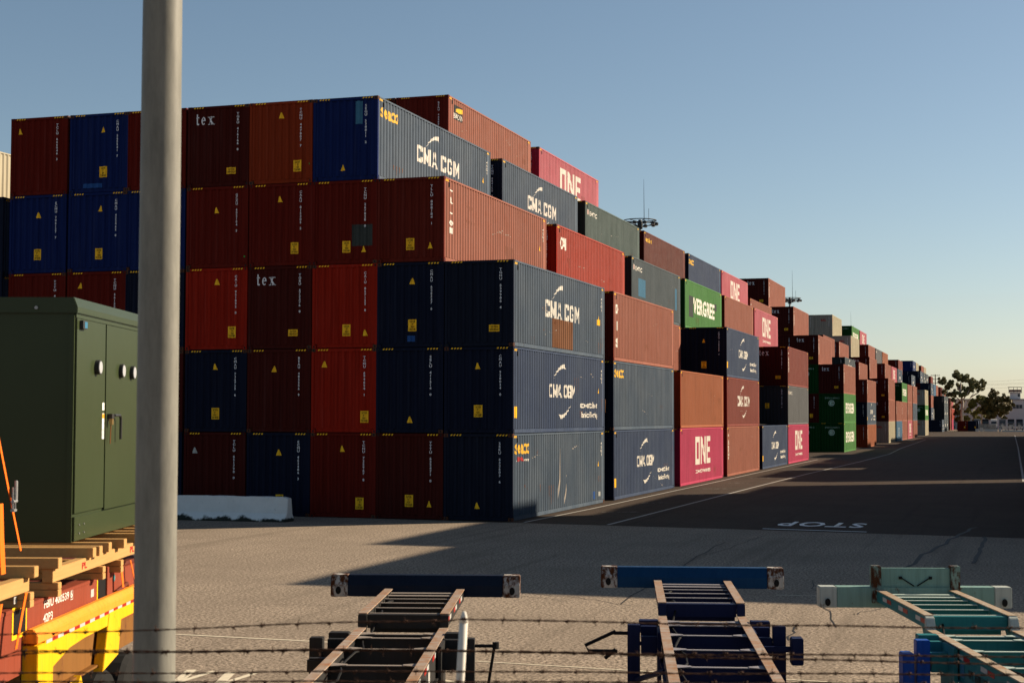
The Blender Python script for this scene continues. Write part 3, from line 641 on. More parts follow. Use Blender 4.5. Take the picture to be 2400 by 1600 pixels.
far(150.6, 10, [(1,4,'brown','tal',SN(10)),(2,5,'brown','tal',SN(11)),(1,3,'brown2',None),(1,2,'navy',None),(1,1,'brown3',None),(2,4,'brown3',None)], ST)
far(165.9, 11, [(0,1,'cream','kkk',SN(12)),(0,2,'brown','tal',TX(13)),(0,3,'brown','tal',TX(14)),(1,4,'brown','tal',TX(15)),(2,5,'cream','kkk',SN(16)),(3,6,'cream','kkk',SN(17)),(4,6,'cream',None,SN(18)),(3,5,'cream',None),(1,3,'navy',None),(1,2,'brown3',None),(1,1,'brown3',None),(2,4,'navy',None)])
far(180.6, 12, [(0,1,'sky','bluev'),(0,2,'brown','tal'),(1,3,'brown3',None)])
far(193.0, 13, [(0,1,'brown','tal'),(0,2,'brown','tal'),(0,3,'green','ever'),(1,4,'brown','tal',SN(19)),(2,5,'brown',None,SN(20)),(3,6,'green','ever'),(1,3,'brown3',None)])
far(206.4, 14, [(0,1,'pinkf','one'),(0,2,'brown','tal'),(0,3,'brown',None),(1,4,'pinkf','one'),(2,5,'grey','emtc'),(3,6,'pinkf','one')])
far(220.3, 15, [(0,1,'brown',None),(0,2,'navy2',None),(0,3,'brown','tal'),(1,4,'navy2','eco'),(2,5,'orange','tal'),(1,3,'brown3',None)])
far(258.5, 16, [(0,1,'cream','kkk',SN(21)),(0,2,'green','ever'),(0,3,'cream','kkk',SN(22)),(1,4,'navy2','eco',SN(23)),(2,5,'brown2',None,SN(24)),(1,3,'brown3',None),(2,4,'navy',None),(3,5,'brown3',None)])
far(334.0, 17, [(0,1,'navy2','eco',SN(25)),(1,1,'navy',None),(1,2,'navy2','eco'),(1,3,'brown','tal'),(1,4,'navy2','eco',SN(26)),(2,4,'brown3',None),(2,5,'navy2','eco',SN(27)),(3,5,'navy',None,SN(28)),(3,4,'navy',None)])
far(347.3, 18, [(0,1,'slate','cma'),(0,2,'slate','cma'),(0,3,'slate','cma',SN(29)),(1,4,'sky',None),(2,5,'slate','eco'),(3,6,'blue','cma',SN(30)),(4,6,'sky',None)])
far(360.3, 19, [(0,1,'slate','cma'),(0,2,'slate','cma'),(0,3,'slate','cma'),(1,4,'brown',None),(1,3,'brown',None),(2,5,'slate','cma'),(3,6,'cream',None)])
far(385.0, 20, [(0,1,'brown',None),(0,2,'brown',None),(0,3,'brown','tal'),(1,4,'brown2',None),(1,3,'brown3',None),(3,6,'brown',None),(2,5,'brown2',None)])
far(398.0, 21, [(0,1,'pink',None),(0,2,'red',None),(0,3,'pinkf',None),(1,4,'grey',None),(3,6,'cream',None)])
far(411.0, 22, [(0,1,'navy2','cma'),(0,2,'red',None),(0,3,'cream',None),(1,4,'brown',None)])
far(428.0, 23, [(0,1,'orange',None),(0,2,'orange',None),(1,4,'slate',None)])
for i, (x, k) in enumerate(((5.35,'brown2'),(7.85,'navy'))):
    r = C(352.5, 0, 1, k, None, bay=17, detail=False, x=x, H=ST); r['label'] = ['dark red','dark navy'][i]+' container standing alone on the ground by the far fence'; front(r, H=ST, serial='CMAU 33%d1 7' % i, cau=(-.9,.8), stripes=False)

for o in list(col.objects):
    if o.name.startswith('shipping_container') and o.parent is None and o.location.x < 3 and o.location.y > 100:
        mn = o.material_slots[0].material.name if o.material_slots else ''
        if mn == 'paint_green': decal(o, 'egfront'); decal(o, 'egring') if o.location.z < 3 or o.location.x < -2 and o.location.z < 7 else None
        if mn == 'paint_cream': decal(o, 'kklfront')
# ------------------------------------------------------------ the stacks across the road (outside the picture, they throw the shadows)
RX = lambda j: 18.1+2.46*j+W
kk = ['brown','navy','brown2','slate','red','navy2','orange','brown3','grey']
q = 0
for bi, (y, prof) in enumerate([(-4.9,{1:4,2:4,3:4,4:4,5:4,6:4,7:4}),(8.7,{0:2,2:5}),(22.3,{1:4,3:5}),(35.9,{4:5,5:5}),(50.4,{1:3,2:4}),(63.2,{1:3,5:6}),(77.0,{0:3,3:5}),(90.4,{1:4,3:5}),(103.8,{0:3,2:5}),(117.2,{1:4,3:5}),(130.6,{0:3,3:5}),(147.5,{1:4,4:6}),(161,{0:3,2:5}),(174.5,{1:4,3:5}),(188,{0:3,2:5}),(201.5,{1:4,4:6}),(215,{1:4,3:5}),(228.5,{0:3,3:5}),(242,{1:4,2:5})]):
    for j, tt in prof.items():
        for t in range(1, tt+1):
            q += 1
            tag(link('shipping_container', meshes(HC)['all'], None, (RX(j)-.0, y, (t-1)*2.899), mat=P(kk[(q*5+bi) % 9])), 'container stacked on the right hand side of the road, outside the picture', 'container', 'containers stacked across the road')

# ------------------------------------------------------------ high masts
GALV = plain('galvanised_steel', (.30,.30,.30), .45, .6, .25, 6, k=1)
DSTEEL = plain('dark_steel', (.045,.05,.055), .5, .3, .2, 6, k=1)
LAMPG = plain('lamp_glass', (.7,.7,.68), .15, 0, .05, 3, k=1)
def mast(u, v_ring, D, whip, label, ringpx):
    p = at_d(u, v_ring, D); z = p.z; rr = ringpx*D/FPX/2
    t = thing('light_mast', label, 'light mast', (p.x, p.y, 0), 0, 'high light masts behind the stacks')
    obj('pole', MB().lathe([(.45,0),(.34,z*.5),(.18,z-.2),(.16,z)], 12), GALV, t, True)
    mb = MB()
    for dz, r_ in ((0, rr), (-.45, rr*.92)):
        mb.tube([(r_*math.cos(a*math.pi/14), r_*math.sin(a*math.pi/14), z+dz) for a in range(29)], .07, 6, cap=False)
    for a in range(6):
        c, s_ = math.cos(a*math.pi/3), math.sin(a*math.pi/3); mb.tube([(0,0,z-.2),(rr*c,rr*s_,z)], .05, 5); mb.tube([(.1*c,.1*s_,z-.9),(rr*.9*c,rr*.9*s_,z-.45)], .04, 5)
    mb.lathe([(.3,z-1.1),(.34,z-1.0),(.34,z-.3),(.2,z+.1)], 10)
    obj('lamp_ring', mb, DSTEEL, t)
    for a in range(10):
        c, s_ = math.cos(a*math.pi/5+.2), math.sin(a*math.pi/5+.2)
        m2 = MB().lathe([(.10,-.30),(.26,-.26),(.30,-.02),(.12,.12)], 10)
        m2.v = [(x+c*rr, y+s_*rr, q+z-.35) for x, y, q in m2.v]; h = obj('floodlight', m2, DSTEEL, t)
        m3 = MB().lathe([(.02,-.34),(.22,-.31),(.23,-.28)], 10); m3.v = [(x+c*rr, y+s_*rr, q+z-.35) for x, y, q in m3.v]; obj('lens', m3, LAMPG, h)
    obj('lightning_rod', MB().tube([(.55,0,z-.1),(.5,0,z+whip)], .045, 5, .015), DSTEEL, t)
    obj('antenna', MB().tube([(rr*.55,0,z),(rr*.55,0,z+1.5)], .03, 4), DSTEEL, t)
    mb = MB(); mb.box((.2,-.2,z-3.3),(.9,.2,z-2.2)); obj('junction_box', mb, GALV, t)
mast(1500, 517, 200, 5.3, 'nearest floodlight mast with ring and whip rod behind the green-grey container', 76)
mast(1851, 699, 310, 5.6, 'second floodlight mast, beyond the dark brown containers in mid distance', 50)
mast(1990, 775, 430, 5.2, 'farthest light mast, only its thin rod showing above the small green container', 36)

# ------------------------------------------------------------ barriers and kerb things
CONC = None
def concrete(name, c, dirt):
    m, nt, b = newmat(name, .85, 0, .2); v = objvec(nt, True); c = tuple(x*KA for x in c)
    n = noise(nt, v, 2.5, 8, .7); o = mixc(nt, n, lin(tuple(x*.8 for x in c)), lin(tuple(x*1.1 for x in c)))
    sp = nt.nodes.new('ShaderNodeSeparateXYZ'); tc = nt.nodes.new('ShaderNodeTexCoord'); nt.links.new(tc.outputs['Object'], sp.inputs[0])
    n2 = noise(nt, v, 1.6, 8, .6)
    if dirt:
        ma = nt.nodes.new('ShaderNodeMath'); ma.operation = 'MULTIPLY_ADD'; nt.links.new(sp.outputs[2], ma.inputs[0]); ma.inputs[1].default_value = -1.7; nt.links.new(n2, ma.inputs[2])
        o = mixc(nt, ramp(nt, ma.outputs[0], .27, .36), o, (.02,.024,.02,1))
    o = mixc(nt, ramp(nt, noise(nt, v, 6, 6, .8), .64, .68), o, (.03,.028,.025,1))
    nt.links.new(o, b.inputs['Base Color']); bump(nt, b, n2, .6, .02); return m
JM = concrete('painted_concrete', (1.15,1.15,1.12), True)
JP = [(-.40,0),(-.40,.08),(-.24,.28),(-.15,.81),(.15,.81),(.24,.28),(.40,.08),(.40,0)]
a0 = at_z(694, 1224); a0 = Vector((a0.x-.05, a0.y, 0))
mb = MB(); n = 26; Lb = 6.1
for i in range(n):
    x0 = -Lb+Lb*i/n; x1 = -Lb+Lb*(i+1)/n
    mb.prism([(y, z) for y, z in JP], 0, x0, x1)
mbb = MB(); rings = []
for i in range(n+1):
    x = -Lb+Lb*i/n; sc_ = .94 if i in (0, n) else 1
    rings.append([(x+random.uniform(-.01,.01), y*sc_+random.uniform(-.012,.012), z*sc_+(random.uniform(-.012,.008) if z > .1 else 0)) for y, z in JP])
kk_ = len(JP); mbb.add([p for r_ in rings for p in r_], [(i*kk_+j, i*kk_+(j+1)%kk_, (i+1)*kk_+(j+1)%kk_, (i+1)*kk_+j) for i in range(n) for j in range(kk_)]+[tuple(range(kk_)), tuple(n*kk_+j for j in range(kk_-1,-1,-1))])
jb = tag(obj('concrete_barrier', mbb, JM, None, bevel=.02), 'long white concrete barrier with grimy base, shaded, before the front stacks', 'barrier')
jb.location = (a0.x-.35, a0.y+.35, 0); jb.rotation_euler = (0, 0, R(2.0))

# ------------------------------------------------------------ light pole close to the camera
m_, nt_, b_ = newmat('galvanised_pole', .5, .0, .12); v_ = objvec(nt_, False)
o_ = mixc(nt_, noise(nt_, v_, 4, 8, .75, (3,3,.6)), (.05,.05,.045,1), (.30,.29,.25,1)); o_ = mixc(nt_, ramp(nt_, noise(nt_, v_, 5, 6, .8, (3,3,.5)), .62, .72, (0,0,0,1), (.5,.5,.5,1)), o_, (.14,.13,.11,1))
nt_.links.new(o_, b_.inputs['Base Color']); bump(nt_, b_, noise(nt_, v_, 12, 5), .2, .004)
D_ = 7.0; pc = at_d(371, 800, D_); rb, rtp = 97/FPX*D_/2, 92/FPX*D_/2
t = thing('light_pole', 'thick grey galvanised pole close to the camera, running out of the top', 'pole', (pc.x, pc.y, 0))
obj('shaft', MB().lathe([(rb*1.03,0.03),(rb,2.5),(rtp,5.2),(rtp*.8,9.5)], 48), m_, t, True)
mb = MB(); mb.box((-.2,-.2,0),(.2,.2,.03))
for x in (-.15,.15):
    for y in (-.15,.15): mb.lathe([(.018,.0),(.018,.07)], 8, (x,y))
obj('base_plate', mb, GALV, t); obj('arm', MB().tube([(0,0,9.4),(.6,0,9.9),(1.9,0,10.1)], .045, 8), GALV, t)
mb = MB(); mb.box((1.7,-.15,10.02),(2.4,.15,10.16)); obj('lamp_head', mb, DSTEEL, t, bevel=.03)

# ------------------------------------------------------------ barbed wire fence
WIRE = plain('rusty_wire', (.045,.022,.014), .8, .2, .4, 30, k=1)
DW_ = 5.4
def strand(pts, label):
    P3 = [at_d(u, v, DW_) for u, v in pts]; seg = []
    for a, b in zip(P3, P3[1:]):
        k = max(2, int((b-a).length/.012)); seg += [a.lerp(b, i/k) for i in range(k)]
    seg.append(P3[-1]); mb = MB()
    ax = (P3[-1]-P3[0]).normalized(); n1 = ax.orthogonal().normalized(); n2 = ax.cross(n1)
    for ph in (0, math.pi):
        mb.tube([p+n1*.0022*math.cos(i*.55+ph)+n2*.0022*math.sin(i*.55+ph)+Vector((0,0,.0022*math.sin(i*.021+ph*0)+.0015*math.sin(i*.083))) for i, p in enumerate(seg)], .0017, 4)
    wire = mb; root = obj('barbed_wire', wire, WIRE); tag(root, label, 'barbed wire', 'strands of barbed wire in front of the camera')
    mb = MB(); i = random.randint(3, 8)
    while i < len(seg)-2:
        p = seg[i]; 
        mb.tube([p-ax*.008+n1*.004, p-ax*.004-n2*.004, p-n1*.004, p+ax*.004+n2*.004, p+ax*.008+n1*.003], .0032, 5)
        for k in range(4):
            d = (n1*random.uniform(-1,1)+n2*random.uniform(-1,1)+ax*random.uniform(-.35,.35)).normalized(); mb.tube([p, p+d*.019], .0019, 4, .0004)
        i += random.randint(8, 11)
    obj('barbs', mb, WIRE, root)['kind'] = 'stuff'
    return root
strand([(-60,1489),(0,1487),(110,1484.4),(300,1478),(440,1473),(664,1464),(840,1458),(1000,1454.5),(1050,1453.5),(1078,1449.5),(1280,1454),(1485,1458),(1796,1463),(1950,1464.5),(2141,1468.5),(2400,1470),(2460,1471)], 'topmost strand of barbed wire, kinked upward at the white post')
strand([(-60,1560),(0,1541),(41,1526),(255,1524.5),(440,1526),(781,1523),(960,1522),(1062,1523),(1280,1527),(1488,1531),(1814,1531.5),(2108,1534),(2400,1537.7),(2460,1539)], 'second rusty strand of barbed wire from the top, crossing the whole picture')
strand([(-60,1548),(0,1542),(41,1534),(110,1529),(440,1528),(781,1524.5),(1062,1524),(1280,1529),(1488,1533),(1801,1541),(1950,1545),(2108,1549),(2400,1555),(2460,1557)], 'third strand of barbed wire, drooping away from the second on the right')
strand([(-60,1577),(0,1577),(440,1577),(781,1574),(1000,1571.8),(1280,1573.5),(1350,1573.7),(1950,1576.8),(2400,1579.7),(2460,1580)], 'fourth strand of barbed wire, straight, just above the lowest one')
strand([(-60,1597),(400,1598),(1000,1596.5),(1600,1598),(2460,1601)], 'lowest strand of barbed wire, right at the bottom edge of the picture')
WP = paint('white_post_paint', (.80,.76,.68), .9, .3, .5, .5, False, (.22,.07,.02,1), k=.8)
p0 = at_d(1088, 1433, DW_+.05); p1 = at_d(1078, 1600, DW_+.05)
t = thing('fence_post', 'thin white painted pipe post with rust streaks and a cap, holding up the barbed wire', 'fence post', (p1.x, p1.y, 0))
q0 = p0-Vector((p1.x,p1.y,0)); q1 = p1-Vector((p1.x,p1.y,0))
obj('post', MB().tube([(0,0,0), tuple(q1), tuple(q0-(q0-q1).normalized()*.035)], .0150, 16), WP, t, True)
tt_ = q0-(q0-q1).normalized()*.035; dd = (q0-q1).normalized()
obj('cap', MB().tube([tuple(tt_), tuple(tt_+dd*.012), tuple(tt_+dd*.026), tuple(tt_+dd*.036)], .0165, 16, .006), WP, t, True)

# ------------------------------------------------------------ container chassis
def rustrail(name, base, top):
    m, nt, b = newmat(name, .75, .1, .3); v = objvec(nt, False)
    o = mixc(nt, ramp(nt, noise(nt, v, 3, 5, .7, (2,1,1)), .38, .62), lin(base), lin(top))
    o = mixc(nt, ramp(nt, noise(nt, v, 1, 5, .75, (2,14,3)), .51, .62, (0,0,0,1), (.75,.75,.75,1)), o, (.26,.095,.028,1))
    o = mixc(nt, ramp(nt, noise(nt, v, 6, 7, .8, (2,9,2)), .60, .66, (0,0,0,1), (.6,.6,.6,1)), o, (.22,.20,.18,1))
    nt.links.new(o, b.inputs['Base Color']); return m
RAILT = rustrail('worn_rail_top', (.31,.255,.21), (.27,.16,.09)); RAILT2 = rustrail('worn_rail_top_pale', (.36,.31,.24), (.30,.21,.12))
RUSTW = paint('rusty_white_end', (.72,.68,.62), 2.3, .2, .6, .4, False, (.13,.040,.012,1), k=.62, ns=3.5, spec=.08)
REDT = plain('reflective_red', (.50,.03,.02), .4); WHT = plain('reflective_white', (.66,.64,.60), .4)
RUBBER = plain('rubber', (.02,.02,.02), .8, k=1, spec=.05)
CROSS = dict(A=plain('worn_grey_steel', (.34,.29,.25), .6, k=.7), B=plain('worn_blue_steel', (.32,.30,.32), .6, k=.7), C=plain('worn_mint_steel', (.50,.60,.54), .6, k=.7))
def chassis(u, v, D, yawdeg, pal, label, kind):
    pb = at_d(u, v, D); rz = -R(yawdeg)
    t = thing('container_chassis', label, 'trailer', (pb.x, pb.y, 0), rz, 'empty container chassis parked side by side')
    body, bol, end = pal; zt = pb.z
    o = MB()
    ex = 1.0
    if kind == 'C':
        o.box((-ex,-.12,zt-.26),(ex,.10,zt)); 
    else:
        o.prism([(-.13,zt-.27),(-.13,zt-.125),(-.075,zt),(.10,zt),(.10,zt-.27)], 0, -ex, ex)
    obj('bolster', o, bol, t, bevel=.008)
    for s in (-1, 1):
        o = MB(); a, b = sorted((s*ex, s*1.22)); 
        if kind == 'C': o.box((a,-.125,zt-.262),(b,.105,zt+.002))
        else: o.prism([(-.135,zt-.275),(-.135,zt-.12),(-.08,zt+.003),(.105,zt+.003),(.105,zt-.275)], 0, a, b)
        e = obj('bolster_end', o, end, t, bevel=.01)
        obj('lock_hole', MB().prism([(s*1.12+.035*math.cos(k*math.pi/6), zt-.19+.05*math.sin(k*math.pi/6)) for k in range(12)], 1, -.145, -.137), BLK, e)
    zg = zt-.16 if kind != 'C' else zt-.03; zl = zg-.15
    if kind == 'C':
        obj('headboard', MB().box((-.44,-.10,zt),(.44,-.04,zt+.24)), bol, t, bevel=.006)
        for s in (-1, 1): obj('headboard_post', MB().box((s*.50-.06,-.15,zt-.2),(s*.50+.06,0,zt+.27)), RUSTC, t, bevel=.008)
        o = MB()
        for s in (-1,1): o.tube([(s*.17,-.112,zt+.11),(s*.02,-.112,zt+.015)], .008, 6); o.lathe([(.022,zt+.10),(.022,zt+.135)], 10, (s*.19,-.11))
        obj('lock_lever', o, BLK, t)
    y1 = -2.68
    for s in (-1, 1):
        x = s*.461; a, b = x-.05, x+.05
        obj('gooseneck_rail', MB().box((a+.012,y1,zg-.15),(b-.012,-.13,zg-.012)), body, t)
        obj('worn_flange', MB().box((a,y1-.004,zg-.012),(b,-.135,zg)), RAILT2 if kind == 'C' else RAILT, t)
        obj('drop_plate', MB().prism([(y1-.006,zg-.15),(y1-.006,zg-.01),(y1-.03,zg-.02),(y1-.05,zl+.01),(y1-.05,zg-.15)], 0, a+.002, b-.002) if kind != 'C' else MB().prism([(y1,zg-.15),(y1,zg-.005),(y1-.05,zg-.03),(y1-.11,zl),(y1-.11,zg-.15)], 0, a, b), end if kind == 'C' else body, t, bevel=.006)
        fr = obj('frame_rail', MB().box((a+.03,-13.0,zl-.34),(b-.03,y1-.06,zl-.012)), body, t)
        obj('worn_flange', MB().box((a,-13.0,zl-.012),(b,y1-.055,zl)), RAILT2 if kind == 'C' else RAILT, t)
        obj('lower_flange', MB().box((a,-13.0,zl-.355),(b,y1-.06,zl-.342)), body, t)
        # sloping knee of the gooseneck
        obj('gooseneck_knee', MB().prism([(y1-.06,zl-.01),(y1-.06,zl-.34),(y1+.25,zg-.16),(y1+.25,zg-.152),(y1-.0,zg-.152)], 0, a+.03, b-.03), body, t)
        # tape along the outer web
        xo = (b-.029) if s > 0 else (a+.029); o1, o2 = MB(), MB(); k = 0; y = -.5
        while y > -12.5:
            if y > y1+.2 or y < y1-.3:
                zz = (zg-.075) if y > y1 else (zl-.10)
                xx = xo if y < y1 else ((b-.011) if s > 0 else (a+.011))
                (o1 if k % 2 else o2).box((xx-.002, y-.22, zz-.025), (xx+.002, y, zz+.025))
            y -= .24 if k % 2 == 0 else .62; k += 1
        if o1.v: obj('reflective_tape', o1, REDT, t)
        if o2.v: obj('reflective_tape', o2, WHT, t)
    for i, (y, h) in enumerate([(-.34,.05),(-.62,.05),(-1.0,.06),(-1.42,.07),(-1.9,.08),(-2.4,.16)]):
        cm = obj('crossmember', MB().box((-.41,y-.012,zg-.03-h-.06),(.41,y-.004,zg-.038)), body, t); obj('worn_flange', MB().box((-.41,y-(.11 if i < 2 else .05),zg-.038),(.41,y,zg-.03)), CROSS[kind], cm)
    obj('crossmember', MB().box((-.41,y1+.02,zg-.17),(.41,y1+.10,zg-.02)), body, t)
    for i, y in enumerate([-3.05,-3.35,-4.15,-5.2,-6.3,-7.3,-8.3,-9.5,-10.8]):
        o = MB(); o.box((-.45,y-.006,zl-.32),(.45,y+.006,zl-.038)); o.box((-.45,y-.03,zl-.33),(.45,y+.03,zl-.32))
        cm = obj('crossmember', o, body, t); o = MB().box((-.45,y-.03,zl-.038),(.45,y+.03,zl-.03))
        for s in (-1, 1): o.prism([(s*.44,y-.11),(s*.44,y+.11),(s*.27,y+.03),(s*.27,y-.03)], 2, zl-.029, zl-.024)
        obj('worn_flange', o, CROSS[kind], cm)
    # landing gear
    for s in (-1, 1):
        y = -3.75; x = s*.80; lm = LEGB if kind == 'C' else body
        g = obj('landing_leg', MB().box((x-.07,y-.07,.42),(x+.07,y+.07,zl+.03)), lm, t, bevel=.006)
        obj('inner_leg', MB().box((x-.05,y-.05,.06),(x+.05,y+.05,.42)), GALV, g); obj('foot', MB().box((x-.13,y-.13,.0),(x+.13,y+.13,.06)), lm, g)
        obj('gear_bracket', MB().box((s*.52-.02,y-.28,zl-.62),(s*.52+.02,y+.28,zl-.02)).box((min(s*.5,s*.72),y+.20,zl-.16),(max(s*.5,s*.72),y+.30,zl-.02)).box((min(s*.5,s*.72),y-.05,zl-.30),(max(s*.5,s*.72),y+.05,zl-.10)), body, t, bevel=.006)
        obj('leg_brace', MB().tube([(x,y,.55),(s*.48,y-.9,zl-.34)], .03, 6), body, t)
    obj('cross_shaft', MB().tube([(-.75,-3.75,zl-.18),(.75,-3.75,zl-.18)], .022, 8), body, t)
    s = 1 if kind == 'A' else -1
    if kind != 'C':
        y = -3.75; zc = zl-.05
        if kind == 'A': pts = [(s*.86,y,zc),(s*1.10,y,zc),(s*1.10,y,zc)]; h = MB().tube([(s*.86,y,zc),(s*1.12,y,zc)], .018, 8).tube([(s*1.08,y-.02,zc+.02),(s*.98,y-.04,zc-.62)], .016, 8); h.lathe([(.035,zc-.03),(.035,zc+.04)], 10, (s*1.09,y))
        else: h = MB().tube([(s*.86,y,zc-.02),(s*1.02,y,zc-.02)], .020, 8).tube([(s*1.0,y,zc),(s*1.34,y,zc-.16),(s*1.30,y,zc-.22),(s*.98,y,zc-.22)], .02, 8).tube([(s*1.0,y,zc-.20),(s*1.12,y,zc-.30)], .022, 8)
        obj('crank_handle', h, BLK, t)
    else:
        x = -.95; y = -3.75
        obj('crank_housing', MB().box((x-.07,y-.10,.35),(x+.05,y+.10,zl-.10)), LEGB, t, bevel=.01)
    # marker box and lamp brackets beside the frame, and running gear further back
    for s in (-1, 1): obj('bracket_box', MB().box((min(s*.52,s*.74),-3.35,zl-.12),(max(s*.52,s*.74),-3.20,zl+.02)), body, t, bevel=.006)
    if kind == 'A': obj('side_light_box', MB().box((-.78,-4.50,zl-.24),(-.52,-4.38,zl-.08)), body, t, bevel=.02)
    if kind == 'B': obj('side_light_box', MB().box((.90,-4.1,zl-.35),(1.03,-3.9,zl-.06)).box((.5,-4.03,zl-.22),(.92,-3.97,zl-.16)), body, t, bevel=.01)
    hose = MB().tube([(-.33+.05*math.sin(i*1.1), -.4-i*.28, (zg if i < 9 else zl)-.07-.03*math.sin(i*1.7)) for i in range(42)], .012, 6)
    obj('air_hose', hose, BLK, t)
    return t, zl
BODYK = paint('chassis_black', (.028,.027,.026), .5, .3, .45, .2, False, k=1, ns=3.5, spec=.08); BOLD = paint('bolster_dark_blue', (.010,.020,.045), .5, .25, .4, .2, False, k=.62, ns=3.5, spec=.08)
BODYB = paint('chassis_navy', (.008,.012,.045), .4, .2, .45, .2, False, k=1, ns=3.5, spec=.08); BOLB = paint('bolster_blue', (.006,.060,.165), .25, .2, .4, .2, False, k=.62, ns=3.5, spec=.08)
BODYT = paint('chassis_teal', (.03,.19,.20), .6, .2, .5, .3, False, k=.75, ns=3.5, spec=.08); BOLT_ = paint('bolster_mint', (.30,.48,.42), .8, .2, .5, .4, False, k=.62, ns=3.5, spec=.08)
RUSTC = paint('rusty_post', (.30,.45,.40), 2.4, .2, .5, .4, False, (.10,.035,.015,1), k=.6, ns=3.5, spec=.08); LEGB = paint('leg_blue', (.01,.06,.30), .25, .2, .4, .3, False, k=1, ns=3.5, spec=.08)
ENDT = paint('mint_white_end', (.62,.66,.60), 1.0, .2, .5, .4, False, k=.62, ns=3.5, spec=.08)
tA, zA = chassis(998.5, 1346, 20.2, -15.5, (BODYK, BOLD, RUSTW), 'empty black container chassis, dark blue crossbeam with rusty white ends', 'A')
tB, zB = chassis(1621, 1328, 21.05, -13.6, (BODYB, BOLB, RUSTW), 'empty navy container chassis, bright blue crossbeam with worn white ends', 'B')
tC, zC = chassis(2141, 1373, 20.0, -16.6, (BODYT, BOLT_, ENDT), 'empty teal container chassis with raised rusty headboard and blue landing leg', 'C')
def sidetext(par, body, x, y0, y1, z0, z1, m, bgm=None, flipx=-1):
    bm = fit(text_bm(body, .03), 0, 1, z0, z1)
    for v in bm.verts: v.co = Vector((x, (y1-(y1-y0)*v.co.x) if flipx < 0 else (y0+(y1-y0)*v.co.x), v.co.y))
    me = bpy.data.meshes.new('lettering'); bm.to_mesh(me); bm.free(); me.materials.append(m)
    if bgm: obj('name_plate', MB().box((x+.0015,y0-.03,z0-.02),(x+.004,y1+.03,z1+.02)), bgm, par)
    return link('lettering', me, par)
sidetext(tC, 'MAEC 617685', -.4865, -6.05, -5.35, zC-.30, zC-.19, BLK, WHT); sidetext(tC, 'WT. 6500 LBS', -.4845, -5.0, -4.35, zC-.27, zC-.18, BLK)
obj('registration_panel', MB().box((-.487,-4.2,zC-.30),(-.483,-4.05,zC-.16)), LBLUE, tC)
obj('registration_panel', MB().box((.483,-4.9,zA-.28),(.487,-4.72,zA-.15)), WHT, tA)

# ------------------------------------------------------------ loaded flat rack on the yellow yard trailer (left)
TRZ = R(17.38)
a_ = -TRZ
Yt = Vector((math.sin(-TRZ), math.cos(-TRZ), 0)); Xt = Vector((math.cos(-TRZ), -math.sin(-TRZ), 0))
OT = Vector((CAM.x, CAM.y, 0))
def tb(x, d): q = OT+Xt*x+Yt*d; return (q.x, q.y, 0)
def tt(name, label, cat, x, d, z=0, group=None):
    q = tb(x, d); return thing(name, label, cat, (q[0], q[1], z), TRZ, group)
m_, nt_, b_ = newmat('cabinet_green', .30, 0, .12)
v_ = objvec(nt_, False); o_ = mixc(nt_, noise(nt_, v_, 1.2, 3), (.032,.043,.019,1), (.039,.052,.024,1)); nt_.links.new(o_, b_.inputs['Base Color']); b_.inputs['Coat Weight'].default_value = .06; b_.inputs['Coat Roughness'].default_value = .12
bump(nt_, b_, noise(nt_, v_, 1.6, 2), .12, .02)
CG = m_
t = tt('transformer_cabinet', 'tall dark green steel transformer cabinet standing on timbers on the trailer', 'transformer', -4.2, 14.6, 2.29)
Wt, Dt, Ht = 2.3, 2.43, 2.29
obj('body', MB().box((-Wt,0,0),(0,Dt,2.14)), CG, t, bevel=.004)
obj('roof', MB().prism([(0-.015,2.14),(.035,2.14),(.035,2.20),(-.0,2.29),(-Wt,2.29),(-Wt-.03,2.14)], 1, -.03, Dt+.03), CG, t, bevel=.006)
obj('lintel', MB().box((.001,.01,2.10),(.016,Dt-.01,2.137)), CG, t)
d1 = obj('door', MB().box((.001,.02,.265),(.020,1.03,2.095)), CG, t, bevel=.003)
d2 = obj('door', MB().box((.001,1.045,.245),(.026,Dt-.02,2.093)), CG, t, bevel=.003)
obj('sill_panel', MB().box((.001,.01,.01),(.024,Dt-.01,.235)), CG, t, bevel=.003)
obj('corner_trim', MB().box((-.05,-.012,0),(.002,.01,2.12)), CG, t)
GLS = plain('gauge_glass', (.45,.47,.50), .1, .2, .3, 60, k=1); GLR = plain('gauge_rim', (.04,.04,.04), .3, k=1)
def disc(y, z, r_, x0, x1, n=20): return MB().prism([(y+r_*math.cos(k*2*math.pi/n), z+r_*math.sin(k*2*math.pi/n)) for k in range(n)], 0, x0, x1)
for y, z in ((.70,1.655),(1.60,1.645),(2.05,1.64)):
    g = obj('meter_window', disc(y, z, .072, .02, .062), GLR, t); obj('glass', disc(y, z, .060, .062, .067), GLS, g)
b = obj('nameplate_box', MB().box((.018,.10,2.00),(.055,.25,2.08)), GLR, t, bevel=.003); obj('plate', MB().box((.055,.15,2.01),(.057,.24,2.07)), LBLUE, b)
LW = plain('label_white', (.82,.82,.80), .5, k=.8); LO = plain('label_orange', (.85,.32,.02), .5, k=.9)
obj('warning_label', MB().box((.021,.93,1.235),(.0225,1.005,1.31)), LW, t); w1 = obj('warning_label', MB().box((.021,.93,.95),(.0225,1.005,1.205)), LW, t)
obj('warning_stripe', MB().box((.0225,.932,1.155),(.0235,1.003,1.20)), LO, w1)
o = MB()
for k in range(7): o.box((.0225,.945,.97+k*.013),(.0232,.99,.974+k*.013))
obj('warning_text', o, BLK, w1)
o = MB().box((.024,1.11,1.155),(.075,1.20,1.20)).tube([(.075,1.20,1.185),(.078,1.40,1.185),(.078,1.44,1.15),(.078,1.44,.94)], .014, 8)
